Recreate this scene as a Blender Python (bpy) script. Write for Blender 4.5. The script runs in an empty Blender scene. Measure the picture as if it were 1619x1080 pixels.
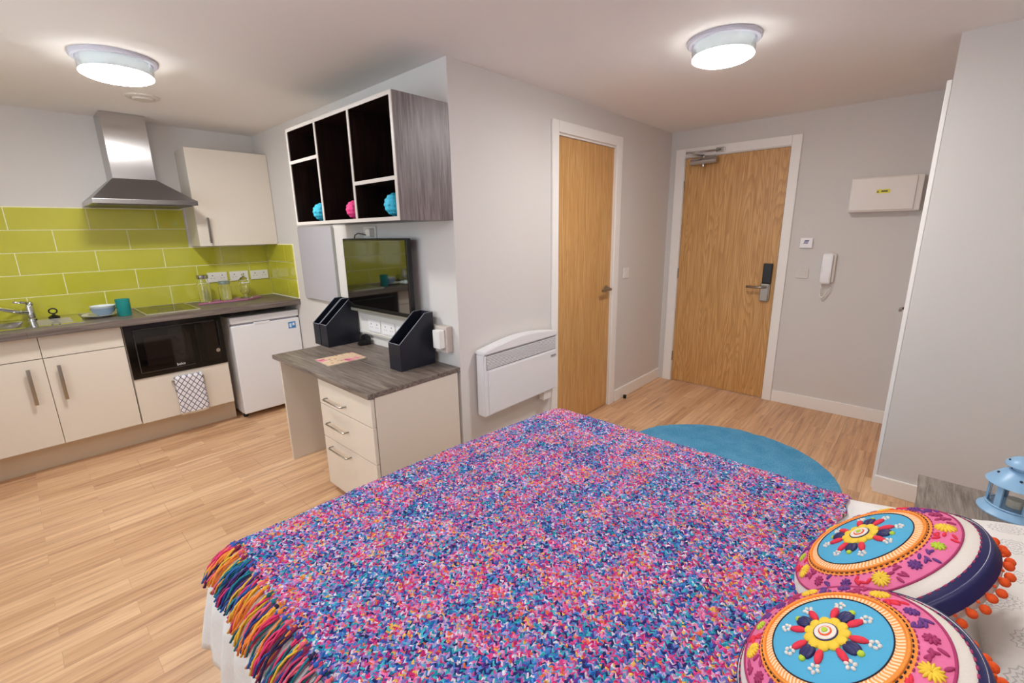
import bpy, bmesh, math, random
from mathutils import Vector, Matrix, noise
random.seed(7)
PI = math.pi
C = bpy.context.scene.collection
sc = bpy.context.scene

# ---------------------------------------------------------------- camera, world, light, exposure
H = 2.283
cam_d = bpy.data.cameras.new('camera'); cam = bpy.data.objects.new('camera', cam_d); C.objects.link(cam)
cam_d.sensor_width = 36; cam_d.lens = 715.97 / 1619 * 36; cam_d.clip_start = .02
_rt = Vector((0.67163654, -0.74067057, -0.01764837)); _up = Vector((0.18712132, 0.14653592, 0.97134589)); _fw = Vector((0.71686119, 0.65569378, -0.23701413))
m = Matrix((_rt, _up, -_fw)).transposed().to_4x4(); m.translation = (0, 0, 1.459)
cam.matrix_world = m
sc.camera = cam
sc.view_settings.view_transform = 'Standard'; sc.view_settings.look = 'None'
sc.view_settings.gamma = 1; sc.view_settings.use_curve_mapping = False
sc.view_settings.exposure = 1.03
LAMP_STRENGTH = 56.0
sc.cycles.max_bounces = 14; sc.cycles.diffuse_bounces = 8; sc.cycles.glossy_bounces = 6; sc.cycles.transmission_bounces = 10
w = bpy.data.worlds.new('sky'); sc.world = w; w.use_nodes = True
w.node_tree.nodes['Background'].inputs[0].default_value = (.75, .86, 1, 1)
w.node_tree.nodes['Background'].inputs[1].default_value = 1.2

def area(name, loc, rot, sx, sy, power, col):
    l = bpy.data.lights.new(name, 'AREA'); l.shape = 'RECTANGLE'; l.size = sx; l.size_y = sy; l.energy = power; l.color = col
    o = bpy.data.objects.new(name, l); C.objects.link(o); o.location = loc; o.rotation_euler = rot; return o
# added fill light outside the invented window behind the camera
area('added_fill_west', (-1.35, 1.9, 1.55), (0, -PI/2, 0), 1.2, 2.2, 11, (.93, .96, 1))

# ---------------------------------------------------------------- materials
def lin(h):
    h = h.lstrip('#'); r = []
    for i in (0, 2, 4):
        c = int(h[i:i+2], 16) / 255; r.append(c/12.92 if c <= .04045 else ((c+.055)/1.055)**2.4)
    return (*r, 1)
class NT:
    def __init__(s, name):
        s.m = bpy.data.materials.new(name); s.m.use_nodes = True; s.t = s.m.node_tree
        s.b = s.t.nodes['Principled BSDF']
    def n(s, ty, **k):
        nd = s.t.nodes.new(ty)
        for a, v in k.items():
            if a.startswith('i_'):
                key = a[2:]; key = int(key) if key.isdigit() else key.replace('_', ' ')
                nd.inputs[key].default_value = v
            else: setattr(nd, a, v)
        return nd
    def l(s, a, b): s.t.links.new(a, b)
    def coord(s, kind='Object', scale=(1, 1, 1), rot=(0, 0, 0), loc=(0, 0, 0)):
        tc = s.n('ShaderNodeTexCoord'); mp = s.n('ShaderNodeMapping')
        mp.inputs['Scale'].default_value = scale; mp.inputs['Rotation'].default_value = rot; mp.inputs['Location'].default_value = loc
        s.l(tc.outputs[kind], mp.inputs[0]); return mp.outputs[0]
    def ramp(s, fac, stops, interp='LINEAR'):
        r = s.n('ShaderNodeValToRGB'); cr = r.color_ramp; cr.interpolation = interp
        while len(cr.elements) < len(stops): cr.elements.new(.5)
        for e, (p, c) in zip(cr.elements, stops): e.position = p; e.color = c if len(c) == 4 else (*c, 1)
        s.l(fac, r.inputs[0]); return r.outputs[0]
    def math(s, op, a, b=None, c=None):
        nd = s.n('ShaderNodeMath', operation=op)
        for i, v in enumerate((a, b, c)):
            if v is None: continue
            if isinstance(v, (int, float)): nd.inputs[i].default_value = v
            else: s.l(v, nd.inputs[i])
        return nd.outputs[0]
    def mix(s, fac, a, b, mode='MIX'):
        nd = s.n('ShaderNodeMix', data_type='RGBA', blend_type=mode)
        for key, v in ((0, fac), (6, a), (7, b)):
            if isinstance(v, (int, float, tuple)): nd.inputs[key].default_value = v
            else: s.l(v, nd.inputs[key])
        return nd.outputs[2]
    def bump(s, h, strength=.3, dist=.002):
        b = s.n('ShaderNodeBump'); b.inputs['Strength'].default_value = strength; b.inputs['Distance'].default_value = dist
        s.l(h, b.inputs['Height']); s.l(b.outputs[0], s.b.inputs['Normal'])
_mc = {}
def M(col, rough=.5, metal=0, name=None, bumpy=0, scale=200, coat=0, emit=0):
    key = (col, rough, metal, bumpy, scale, coat, emit)
    if key in _mc: return _mc[key]
    t = NT(name or 'finish_' + col.strip('#'))
    t.b.inputs['Base Color'].default_value = lin(col)
    t.b.inputs['Roughness'].default_value = rough; t.b.inputs['Metallic'].default_value = metal
    t.b.inputs['Coat Weight'].default_value = coat
    nz = t.n('ShaderNodeTexNoise'); nz.inputs['Scale'].default_value = scale; t.l(t.coord(), nz.inputs[0])
    if bumpy: t.bump(nz.outputs[0], bumpy, .002)
    else:
        mr = t.n('ShaderNodeMapRange'); mr.inputs[3].default_value = max(.02, rough-.03); mr.inputs[4].default_value = rough+.03
        t.l(nz.outputs[0], mr.inputs[0]); t.l(mr.outputs[0], t.b.inputs['Roughness'])
    if emit:
        t.b.inputs['Emission Color'].default_value = (1, .985, .955, 1); t.b.inputs['Emission Strength'].default_value = emit
    _mc[key] = t.m; return t.m

WALL = M('#d8d5d2', .75, name='wall_paint', bumpy=.04, scale=350)
CEIL = M('#eeeae6', .85, name='ceiling_paint', bumpy=.03, scale=300)
TRIM = M('#f3f1ee', .4, name='white_gloss_paint')
CREAM = M('#e1d8cb', .24, name='cream_laminate')
CREAM2 = M('#d2c2ab', .5, name='beige_plinth_laminate')
WHITE = M('#e9e9ec', .32, name='white_enamel')
PLAST = M('#eae8e4', .35, name='white_plastic')
STEEL = M('#b9b7b6', .24, 1, name='brushed_steel', scale=4)
def brushed(col, name, rough):
    t = NT(name); t.b.inputs['Base Color'].default_value = lin(col); t.b.inputs['Metallic'].default_value = 1; t.b.inputs['Anisotropic'].default_value = .93
    tg = t.n('ShaderNodeTangent', direction_type='RADIAL', axis='Z'); t.l(tg.outputs[0], t.b.inputs['Tangent'])
    n = t.n('ShaderNodeTexNoise'); n.inputs['Scale'].default_value = 1; n.inputs['Detail'].default_value = 3; t.l(t.coord(scale=(2, 2, 90)), n.inputs[0])
    mr = t.n('ShaderNodeMapRange'); mr.inputs[3].default_value = rough-.03; mr.inputs[4].default_value = rough+.04; t.l(n.outputs[0], mr.inputs[0]); t.l(mr.outputs[0], t.b.inputs['Roughness']); return t.m
BRUSH = brushed('#c6c4c4', 'horizontally_brushed_steel', .22)
CHROME = M('#d8d8d8', .08, 1, name='chrome')
NICKEL = M('#a9a49b', .3, 1, name='satin_nickel')
BLACKG = M('#050506', .05, name='black_glass')
SCREEN = M('#040405', .04, name='screen_glass', scale=3); SCREEN.node_tree.nodes['Principled BSDF'].inputs['IOR'].default_value = 2.5
BLACK = M('#0c0c0e', .35, name='black_plastic')

def mat_floor():
    t = NT('oak_laminate')
    v = t.coord(loc=(3, 3, 0))
    def brick(w_, h_, off, seedloc):
        b = t.n('ShaderNodeTexBrick', offset=off, offset_frequency=2, squash=1)
        b.inputs['Color1'].default_value = (0, 0, 0, 1); b.inputs['Color2'].default_value = (1, 1, 1, 1); b.inputs['Mortar'].default_value = (.5, .5, .5, 1)
        b.inputs['Scale'].default_value = 1; b.inputs['Mortar Size'].default_value = .0009; b.inputs['Mortar Smooth'].default_value = .3; b.inputs['Bias'].default_value = 0
        b.inputs['Brick Width'].default_value = w_; b.inputs['Row Height'].default_value = h_
        t.l(v, b.inputs[0]); return b
    b1 = brick(.62, .09675, .37, 0); b2 = brick(1.29, .1935, .41, 0)
    g = t.n('ShaderNodeTexNoise'); g.inputs['Scale'].default_value = 1; g.inputs['Detail'].default_value = 6; g.inputs['Roughness'].default_value = .62; g.inputs['Distortion'].default_value = .5
    sep = t.n('ShaderNodeSeparateXYZ'); t.l(v, sep.inputs[0])
    cx = t.n('ShaderNodeCombineXYZ')
    t.l(t.math('MULTIPLY', sep.outputs[0], 2.2), cx.inputs[0]); t.l(t.math('MULTIPLY', sep.outputs[1], 38), cx.inputs[1])
    bc = t.n('ShaderNodeSeparateColor'); t.l(b1.outputs[0], bc.inputs[0])
    t.l(t.math('MULTIPLY', bc.outputs[0], 17), cx.inputs[2]); t.l(cx.outputs[0], g.inputs[0])
    base = t.ramp(bc.outputs[0], [(0, lin('#bf9367')), (.35, lin('#c89d72')), (.7, lin('#cfa67c')), (1, lin('#d6b089'))])
    grain = t.ramp(g.outputs[0], [(.28, lin('#9a7048')), (.45, lin('#dbc298')), (.62, lin('#f4e7c9'))])
    c = t.mix(.55, base, grain, 'MULTIPLY')
    c = t.mix(.35, c, grain, 'SOFT_LIGHT')
    k = t.mix(t.math('MULTIPLY', b2.outputs[1], .7), c, lin('#7a5a3c'))
    k = t.mix(t.math('MULTIPLY', b1.outputs[1], .3), k, lin('#7a5a3c'))
    br = t.n('ShaderNodeHueSaturation'); br.inputs['Value'].default_value = 1.18; br.inputs['Saturation'].default_value = .82; t.l(k, br.inputs['Color'])
    t.l(br.outputs[0], t.b.inputs['Base Color']); t.b.inputs['Roughness'].default_value = .42
    t.bump(g.outputs[0], .06, .002); return t.m
def mat_oak(axis='z', name='oak_veneer', figure=1.0):
    t = NT(name)
    v = t.coord(scale=(5.5, 5.5, .42))
    n1 = t.n('ShaderNodeTexNoise'); n1.inputs['Scale'].default_value = 1.5; n1.inputs['Detail'].default_value = 1.5; n1.inputs['Distortion'].default_value = .35; t.l(v, n1.inputs[0])
    rings = t.math('FRACT', t.math('MULTIPLY', n1.outputs[0], 26))
    line = t.ramp(rings, [(0, (0, 0, 0)), (.5, (1, 1, 1)), (.86, (1, 1, 1)), (1, (0, 0, 0))])
    v2 = t.coord(scale=(90, 90, 2.5)); n2 = t.n('ShaderNodeTexNoise'); n2.inputs['Scale'].default_value = 1.6; n2.inputs['Detail'].default_value = 5; t.l(v2, n2.inputs[0])
    base = t.ramp(n2.outputs[0], [(.3, lin('#bd8b50')), (.5, lin('#cf9f62')), (.7, lin('#dcb27a'))])
    lc = t.n('ShaderNodeSeparateColor'); t.l(line, lc.inputs[0])
    c = t.mix(t.math('MULTIPLY', t.math('SUBTRACT', 1.0, lc.outputs[0]), .52*figure), base, lin('#a67740'))
    t.l(c, t.b.inputs['Base Color']); t.b.inputs['Roughness'].default_value = .42; t.bump(n2.outputs[0], .08, .001); return t.m
def mat_greywood(name, scale, dark, mid, light, rough=.45):
    t = NT(name); v = t.coord(scale=scale)
    a = t.n('ShaderNodeTexNoise'); a.inputs['Scale'].default_value = 1; a.inputs['Detail'].default_value = 8; a.inputs['Roughness'].default_value = .7; a.inputs['Distortion'].default_value = .6; t.l(v, a.inputs[0])
    c = t.ramp(a.outputs[0], [(.33, lin(dark)), (.5, lin(mid)), (.68, lin(light))])
    t.l(c, t.b.inputs['Base Color']); t.b.inputs['Roughness'].default_value = rough; t.bump(a.outputs[0], .15, .001); return t.m
FLOOR = mat_floor(); OAK = mat_oak(); OAK2 = mat_oak(name='oak_veneer_plain', figure=.45)
WTOP = mat_greywood('grey_worktop_laminate', (3, 60, 60), '#4b413c', '#6d625b', '#8a7f77', .38)
DTOP = mat_greywood('grey_desk_laminate', (60, 4, 60), '#4c403b', '#766a62', '#958a7e', .4)
SIDEW = mat_greywood('grey_oak_panel_vertical', (70, 70, 4), '#504646', '#766d6e', '#958c8e', .38)
BEDW = mat_greywood('grey_oak_bedside', (5, 70, 60), '#5e544c', '#877c72', '#a69b90', .5)
INNER = mat_greywood('dark_wenge_interior', (60, 60, 4), '#0c0706', '#1f120f', '#3a2520', .33)

def mat_tile():
    t = NT('lime_glazed_tile'); t.b.inputs['Roughness'].default_value = .07; t.b.inputs['Coat Weight'].default_value = .3
    n = t.n('ShaderNodeTexNoise'); n.inputs['Scale'].default_value = 2.5; t.l(t.coord(), n.inputs[0])
    t.l(t.ramp(n.outputs[0], [(.3, lin('#bdbb38')), (.7, lin('#c7c446'))]), t.b.inputs['Base Color'])
    n2 = t.n('ShaderNodeTexNoise'); n2.inputs['Scale'].default_value = 9; t.l(t.coord(), n2.inputs[0]); t.bump(n2.outputs[0], .05, .004); return t.m
TILE = mat_tile(); GROUT = M('#f4f2cf', .8, name='pale_grout')
def mat_glass(col='#ffffff', rough=.02, name='clear_glass'):
    t = NT(name); t.b.inputs['Base Color'].default_value = lin(col); t.b.inputs['Roughness'].default_value = rough
    t.b.inputs['Transmission Weight'].default_value = 1; t.b.inputs['IOR'].default_value = 1.45
    n = t.n('ShaderNodeTexNoise'); n.inputs['Scale'].default_value = 20; t.l(t.coord(), n.inputs[0]); t.bump(n.outputs[0], .02, .001); return t.m
GLASS = mat_glass(); TEALG = mat_glass('#35b8b6', .08, 'teal_glass'); TEALG.node_tree.nodes['Principled BSDF'].inputs['Transmission Weight'].default_value = .55

# ---------------------------------------------------------------- object helpers
ORG = {}
def tag(o, label=None, cat=None, group=None, kind=None):
    if label: o['label'] = label
    if cat: o['category'] = cat
    if group: o['group'] = group
    if kind: o['kind'] = kind
    return o
def thing(name, loc, label=None, cat=None, group=None, kind=None, rotz=0):
    o = bpy.data.objects.new(name, None); C.objects.link(o); o.location = loc; o.empty_display_size = .1
    ORG[o.name] = Vector(loc); return tag(o, label, cat, group, kind)
def obj(name, bm, mats, parent=None, org=None, smooth=False, label=None, cat=None, group=None, kind=None, subsurf=0, recalc=True):
    if not isinstance(mats, (list, tuple)): mats = [mats]
    if recalc: bmesh.ops.recalc_face_normals(bm, faces=bm.faces)
    po = ORG[parent.name] if parent is not None else Vector((0, 0, 0))
    if org is None:
        if parent is not None: o_ = po.copy()
        else:
            xs = [v.co for v in bm.verts]
            o_ = Vector(((min(v.x for v in xs)+max(v.x for v in xs))/2, (min(v.y for v in xs)+max(v.y for v in xs))/2, min(v.z for v in xs)))
    else: o_ = Vector(org)
    bmesh.ops.translate(bm, verts=bm.verts, vec=-o_)
    me = bpy.data.meshes.new(name)
    if smooth:
        for f in bm.faces: f.smooth = True
        if smooth == 'auto':
            for e in bm.edges:
                if len(e.link_faces) == 2 and e.calc_face_angle(0) > .6: e.smooth = False
    bm.to_mesh(me); bm.free()
    for x in mats: me.materials.append(x)
    o = bpy.data.objects.new(name, me); C.objects.link(o)
    if parent is not None: o.parent = parent
    o.location = o_ - po; ORG[o.name] = o_
    if subsurf:
        md = o.modifiers.new('subdivision', 'SUBSURF'); md.levels = subsurf; md.render_levels = subsurf
    return tag(o, label, cat, group, kind)
def B(): return bmesh.new()
def box(bm, x0, x1, y0, y1, z0, z1, mi=0, bev=0, seg=2, rot=None, about=None):
    t = bmesh.new(); bmesh.ops.create_cube(t, size=1)
    for v in t.verts: v.co = Vector(((x0+x1)/2+v.co.x*abs(x1-x0), (y0+y1)/2+v.co.y*abs(y1-y0), (z0+z1)/2+v.co.z*abs(z1-z0)))
    if bev: bmesh.ops.bevel(t, geom=t.edges[:], offset=bev, segments=seg, profile=.6, affect='EDGES')
    if rot is not None:
        ab = Vector(about) if about else Vector(((x0+x1)/2, (y0+y1)/2, (z0+z1)/2))
        bmesh.ops.rotate(t, verts=t.verts, cent=ab, matrix=rot)
    merge(bm, t, mi); return bm
def merge(bm, t, mi=None):
    bmesh.ops.recalc_face_normals(t, faces=t.faces)
    vm = {}
    for v in t.verts: vm[v] = bm.verts.new(v.co)
    for f in t.faces:
        nf = bm.faces.new([vm[v] for v in f.verts]); nf.material_index = f.material_index if mi is None else mi; nf.smooth = f.smooth
    t.free()
def lathe(bm, prof, cen, seg=32, axis='z', mi=0, cap=True, mis=None):
    """prof: list of (r, h)"""
    t = bmesh.new(); rings = []
    for r, h in prof:
        if r < 1e-6: rings.append([t.verts.new((0, 0, h))])
        else: rings.append([t.verts.new((r*math.cos(2*PI*i/seg), r*math.sin(2*PI*i/seg), h)) for i in range(seg)])
    for k in range(len(rings)-1):
        a, b = rings[k], rings[k+1]; m_ = mis[k] if mis else 0
        for i in range(seg):
            j = (i+1) % seg
            if len(a) == 1 and len(b) == 1: continue
            if len(a) == 1: f = t.faces.new((a[0], b[i], b[j]))
            elif len(b) == 1: f = t.faces.new((a[i], b[0], a[j]))
            else: f = t.faces.new((a[i], b[i], b[j], a[j]))
            f.material_index = m_
    if cap:
        for rg in (rings[0], rings[-1]):
            if len(rg) > 1: t.faces.new(rg)
    if axis == 'x': R = Matrix.Rotation(PI/2, 3, 'Y')
    elif axis == 'y': R = Matrix.Rotation(-PI/2, 3, 'X')
    elif isinstance(axis, Vector): R = axis.to_track_quat('Z', 'Y').to_matrix()
    else: R = Matrix.Identity(3)
    for v in t.verts: v.co = R @ v.co + Vector(cen)
    merge(bm, t, None if mis else mi); return bm
def cyl(bm, p0, p1, r, seg=16, mi=0, r2=None):
    p0 = Vector(p0); p1 = Vector(p1); d = p1-p0
    return lathe(bm, [(r, 0), (r2 if r2 is not None else r, d.length)], p0, seg, d.normalized(), mi)
def tube(bm, pts, r, seg=8, mi=0, closed=False):
    pts = [Vector(p) for p in pts]; t = bmesh.new(); rings = []; n = len(pts); prev = None
    for i, p in enumerate(pts):
        if closed: d = pts[(i+1) % n]-pts[i-1]
        else: d = pts[min(i+1, n-1)]-pts[max(i-1, 0)]
        d.normalize()
        if prev is None:
            u = d.orthogonal().normalized()
        else:
            u = (prev - d*prev.dot(d)); u = u.normalized() if u.length > 1e-6 else d.orthogonal().normalized()
        prev = u; v = d.cross(u); rr = r[i] if isinstance(r, (list, tuple)) else r
        rings.append([t.verts.new(p+(u*math.cos(2*PI*k/seg)+v*math.sin(2*PI*k/seg))*rr) for k in range(seg)])
    rng = range(n) if closed else range(n-1)
    for i in rng:
        a, b = rings[i], rings[(i+1) % n]
        for k in range(seg):
            f = t.faces.new((a[k], a[(k+1) % seg], b[(k+1) % seg], b[k])); f.smooth = True
    if not closed: t.faces.new(rings[0][::-1]); t.faces.new(rings[-1])
    merge(bm, t, mi); return bm
def prism(bm, pts2, lo, hi, axis, mi=0, bev=0):
    """pts2 polygon in the two other axes (x,y / x,z / y,z order), extruded lo..hi on axis"""
    t = bmesh.new()
    def P(a, b, c):
        return {'x': (c, a, b), 'y': (a, c, b), 'z': (a, b, c)}[axis]
    A = [t.verts.new(P(a, b, lo)) for a, b in pts2]; Bv = [t.verts.new(P(a, b, hi)) for a, b in pts2]
    t.faces.new(A); t.faces.new(Bv[::-1]); n = len(A)
    for i in range(n): t.faces.new((A[i], A[(i+1) % n], Bv[(i+1) % n], Bv[i]))
    bmesh.ops.recalc_face_normals(t, faces=t.faces)
    if bev: bmesh.ops.bevel(t, geom=t.edges[:], offset=bev, segments=2, affect='EDGES')
    merge(bm, t, mi); return bm
def ball(bm, c, r, mi=0, seg=12, sc_=(1, 1, 1), R=None):
    t = bmesh.new(); bmesh.ops.create_uvsphere(t, u_segments=seg, v_segments=max(6, seg//2+2), radius=1)
    for v in t.verts:
        p = Vector((v.co.x*sc_[0]*r, v.co.y*sc_[1]*r, v.co.z*sc_[2]*r))
        if R is not None: p = R @ p
        v.co = p + Vector(c)
    for f in t.faces: f.smooth = True
    merge(bm, t, mi); return bm
def text_bm(s, size, R, loc, depth=.0006):
    cu = bpy.data.curves.new('lettering', 'FONT'); cu.body = s; cu.size = size; cu.extrude = depth; cu.align_x = 'CENTER'; cu.align_y = 'CENTER'
    o = bpy.data.objects.new('lettering_tmp', cu); C.objects.link(o)
    dg = bpy.context.evaluated_depsgraph_get(); me = bpy.data.meshes.new_from_object(o.evaluated_get(dg))
    bm = bmesh.new(); bm.from_mesh(me); bpy.data.objects.remove(o); bpy.data.meshes.remove(me); bpy.data.curves.remove(cu)
    for v in bm.verts: v.co = R @ v.co + Vector(loc)
    return bm
RX = Matrix(((1, 0, 0), (0, 0, -1), (0, 1, 0)))          # text plane facing -Y, reading +X
RYm = Matrix(((0, 0, -1), (-1, 0, 0), (0, 1, 0)))         # text plane facing -X, reading -Y

# ---------------------------------------------------------------- the setting
Yk, Xd, Yb, Xe, Yr, Xr = 4.445, 1.603, 1.863, 4.209, .039, 3.047
Xw, Yh = -.95, -.62
T = .12
def st(name, bm, m_, **k): return obj(name, bm, m_, kind='structure', **k)
b = B(); box(b, Xw-T, Xe+T, Yh-T, Yk+T, -.1, 0); st('floor', b, FLOOR, org=(0, 0, 0))
b = B(); box(b, Xw-T, Xe+T, Yh-T, Yk+T, H, H+.1); st('ceiling', b, CEIL)
b = B(); box(b, Xw, Xd+T, Yk, Yk+T, 0, H); wk = st('wall_kitchen', b, WALL)
b = B(); box(b, Xd, Xd+T, Yb+T, Yk, 0, H); wd = st('wall_desk', b, WALL)
# bathroom wall with a door opening
OX0, OX1, OZ = 2.463, 3.262, 2.075
b = B(); box(b, Xd, OX0, Yb, Yb+T, 0, H); box(b, OX1, Xe, Yb, Yb+T, 0, H); box(b, OX0, OX1, Yb, Yb+T, OZ, H); st('wall_bathroom', b, WALL)
EY0, EY1, EZ = .88, 1.757, 2.078
b = B(); box(b, Xe, Xe+T, Yr-T, EY0, 0, H); box(b, Xe, Xe+T, EY1, Yb+T, 0, H); box(b, Xe, Xe+T, EY0, EY1, EZ, H); st('wall_entry', b, WALL)
RX0, RX1, RZ = 3.15, 3.95, 2.05
b = B(); box(b, Xr+T, RX0, Yr-T, Yr, 0, H); box(b, RX1, Xe, Yr-T, Yr, 0, H); box(b, RX0, RX1, Yr-T, Yr, RZ, H); st('wall_return', b, WALL)
b = B(); box(b, Xr, Xr+T, Yh-T, Yr, 0, H); st('wall_right', b, WALL)
b = B(); box(b, Xw, Xr, Yh-T, Yh, 0, H); st('wall_head', b, WALL)
b = B()
box(b, Xw-T, Xw, Yh-T, .8, 0, H); box(b, Xw-T, Xw, 3.0, Yk+T, 0, H); box(b, Xw-T, Xw, .8, 3.0, 0, .95); box(b, Xw-T, Xw, .8, 3.0, 2.15, H); st('wall_window', b, WALL)
def window(name, axis, a0, a1, z0, z1, pos, nm):
    t = thing(name, ((a0+a1)/2, pos, z0) if axis == 'y' else (pos, (a0+a1)/2, z0), kind='structure')
    f = B(); fw = .05
    def bb(u0, u1, zz0, zz1, th=.06, bm=f):
        if axis == 'y': box(bm, u0, u1, pos-th/2, pos+th/2, zz0, zz1)
        else: box(bm, pos-th/2, pos+th/2, u0, u1, zz0, zz1)
    bb(a0, a1, z0, z0+fw); bb(a0, a1, z1-fw, z1); bb(a0, a0+fw, z0+fw, z1-fw); bb(a1-fw, a1, z0+fw, z1-fw)
    for i in range(1, nm): c = a0+(a1-a0)*i/nm; bb(c-fw/2, c+fw/2, z0+fw, z1-fw)
    obj('window_frame', f, TRIM, t)
    g = B(); bb(a0+fw, a1-fw, z0+fw, z1-fw, .004, g)
    gt = NT('window_pane'); n = gt.n('ShaderNodeBsdfTransparent'); n.inputs[0].default_value = (.95, .97, .97, 1); gl = gt.n('ShaderNodeBsdfGlossy'); gl.inputs['Roughness'].default_value = .02
    mx = gt.n('ShaderNodeMixShader'); mx.inputs[0].default_value = .06; gt.l(n.outputs[0], mx.inputs[1]); gt.l(gl.outputs[0], mx.inputs[2]); gt.l(mx.outputs[0], gt.t.nodes['Material Output'].inputs[0])
    obj('window_glass', g, gt.m, t)
window('added_window_1', 'x', .8, 3.0, .95, 2.15, Xw-.06, 3)  # unseen window, added to let in more even light

# baseboards
def bb_prof(bm, x0, x1, y0, y1): box(bm, x0, x1, y0, y1, 0, .1, bev=.004)
b = B(); bb_prof(b, 3.33, Xe, Yb-.016, Yb); bb_prof(b, Xd+.002, 2.43, Yb-.016, Yb); st('baseboard_bathroom', b, TRIM)
b = B(); bb_prof(b, Xe-.016, Xe, Yr+.002, .835); st('baseboard_entry', b, TRIM)
b = B(); bb_prof(b, Xr-.016, Xr, Yh, Yr+.01); st('baseboard_right', b, TRIM)
b = B(); bb_prof(b, 1.07, Xr-.02, Yh, Yh+.016); bb_prof(b, Xw+.02, .22, Yh, Yh+.016); st('baseboard_head', b, TRIM)
b = B(); bb_prof(b, Xw, Xw+.016, Yh, 3.8); st('baseboard_window', b, TRIM)

# ---- doors
def lever(parent, p, out, along, L=.11, r=.009):
    """rose + bent lever"""
    p = Vector(p); out = Vector(out); along = Vector(along)
    b = B(); cyl(b, p, p+out*.008, .026, 24); 
    k = [p+out*.006, p+out*.04, p+out*.052+along*.012, p+out*.055+along*.03, p+out*.055+along*L]
    tube(b, k, r, 10); return obj('door_handle', b, NICKEL, parent, smooth='auto')
# bathroom door
d1 = thing('door_1', (2.86, Yb, 0), kind='structure', label='plain narrow oak door with lever handle in the wall right of the convector heater', cat='door')
b = B()
for x0, x1 in ((2.432, 2.497), (3.228, 3.308)): box(b, x0, x1, Yb-.018, Yb-.001, 0, 2.132, bev=.005)
box(b, 2.497, 3.228, Yb-.018, Yb-.001, 2.062, 2.132, bev=.005)
for x0, x1 in ((OX0+.001, 2.495), (3.232, OX1-.001)): box(b, x0, x1, Yb, Yb+T, 0, 2.05)
box(b, OX0+.001, OX1-.001, Yb, Yb+T, 2.05, OZ-.001)
obj('door_frame', b, TRIM, d1)
b = B(); box(b, 2.498, 3.23, Yb+.012, Yb+.056, .006, 2.048, bev=.002); leaf = obj('door_leaf', b, OAK2, d1)
lever(leaf, (3.165, Yb+.012, 1.0), (0, -1, 0), (-1, 0, 0), .13, .012)
# entry door
d2 = thing('door_2', (Xe, 1.317, 0), kind='structure', label='wide oak entry door with closer and card lock in the far wall', cat='door')
b = B()
for y0, y1 in ((.837, .905), (1.728, 1.808)): box(b, Xe-.018, Xe-.001, y0, y1, 0, 2.132, bev=.005)
box(b, Xe-.018, Xe-.001, .905, 1.728, 2.06, 2.132, bev=.005)
for y0, y1 in ((EY0+.001, .909), (1.726, EY1-.001)): box(b, Xe, Xe+T, y0, y1, 0, 2.055)
box(b, Xe, Xe+T, EY0+.001, EY1-.001, 2.055, EZ-.001)
obj('door_frame', b, TRIM, d2)
b = B(); box(b, Xe+.004, Xe+.05, .912, 1.723, .006, 2.052, bev=.002); leaf = obj('door_leaf', b, OAK, d2)
b = B(); box(b, Xe-.03, Xe+.003, .945, 1.01, .852, .998, bev=.006); box(b, Xe-.026, Xe+.003, .94, 1.0, .86, .99); obj('lock_plate', b, NICKEL, leaf, label='satin metal lower lock plate')
b = B(); box(b, Xe-.026, Xe+.003, .937, 1.004, 1.0, 1.163, bev=.006); obj('card_reader', b, BLACK, leaf, label='black upper card reader plate')
b = B(); p = Vector((Xe-.03, .975, .972)); tube(b, [p, p+Vector((-.04, 0, 0)), p+Vector((-.05, .01, 0)), p+Vector((-.052, .03, 0)), p+Vector((-.05, .13, 0))], [.011, .011, .011, .011, .010], 12); obj('door_handle', b, NICKEL, leaf)
b = B(); cyl(b, (Xe-.05, 1.655, 2.008), (Xe-.05, 1.44, 2.012), .028, 20); box(b, Xe-.05, Xe+.003, 1.45, 1.65, 1.985, 2.033, bev=.004)
cyl(b, (Xe-.05, 1.55, 1.965), (Xe-.05, 1.55, 2.05), .012, 12)
cl = obj('door_closer', b, STEEL, leaf, smooth='auto')
b = B(); box(b, -.008, .008, 0, .15, 2.052, 2.06)
for v in b.verts: v.co = Matrix.Rotation(0, 3, 'Z') @ v.co
bmesh.ops.translate(b, verts=b.verts, vec=(Xe-.05, 1.55, 0))
tube(b, [(Xe-.05, 1.55, 2.056), (Xe-.16, 1.66, 2.068)], .008, 8); tube(b, [(Xe-.16, 1.66, 2.075), (Xe-.03, 1.42, 2.09)], .008, 8); box(b, Xe-.035, Xe-.018, 1.39, 1.46, 2.072, 2.108, bev=.003)
bmesh.ops.delete(b, geom=b.verts[:8], context='VERTS')
obj('closer_arm', b, STEEL, cl)
for z in (.25, 1.05, 1.82):
    b = B(); cyl(b, (Xe-.004, 1.7255, z-.045), (Xe-.004, 1.7255, z+.045), .007, 10); obj('hinge', b, NICKEL, leaf)
# wardrobe / cupboard door on the return wall
d3 = thing('door_3', (3.55, Yr, 0), kind='structure', label='door seen edge on in the wall beside the fuse box', cat='door')
b = B()
for x0, x1 in ((3.075, 3.17), (3.93, 4.0)): box(b, x0, x1, Yr+.001, Yr+.02, 0, 2.1, bev=.004)
box(b, 3.17, 3.93, Yr+.001, Yr+.02, 2.03, 2.1, bev=.004)
for x0, x1 in ((RX0+.001, 3.17), (3.93, RX1-.001)): box(b, x0, x1, Yr-T, Yr, 0, 2.03)
obj('door_frame', b, TRIM, d3)
b = B(); box(b, 3.172, 3.928, Yr-.05, Yr-.006, .006, 2.028, bev=.002); leaf = obj('door_leaf', b, OAK2, d3)
lever(leaf, (3.83, Yr-.006, .93), (0, 1, 0), (-1, 0, 0), .11)

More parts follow.
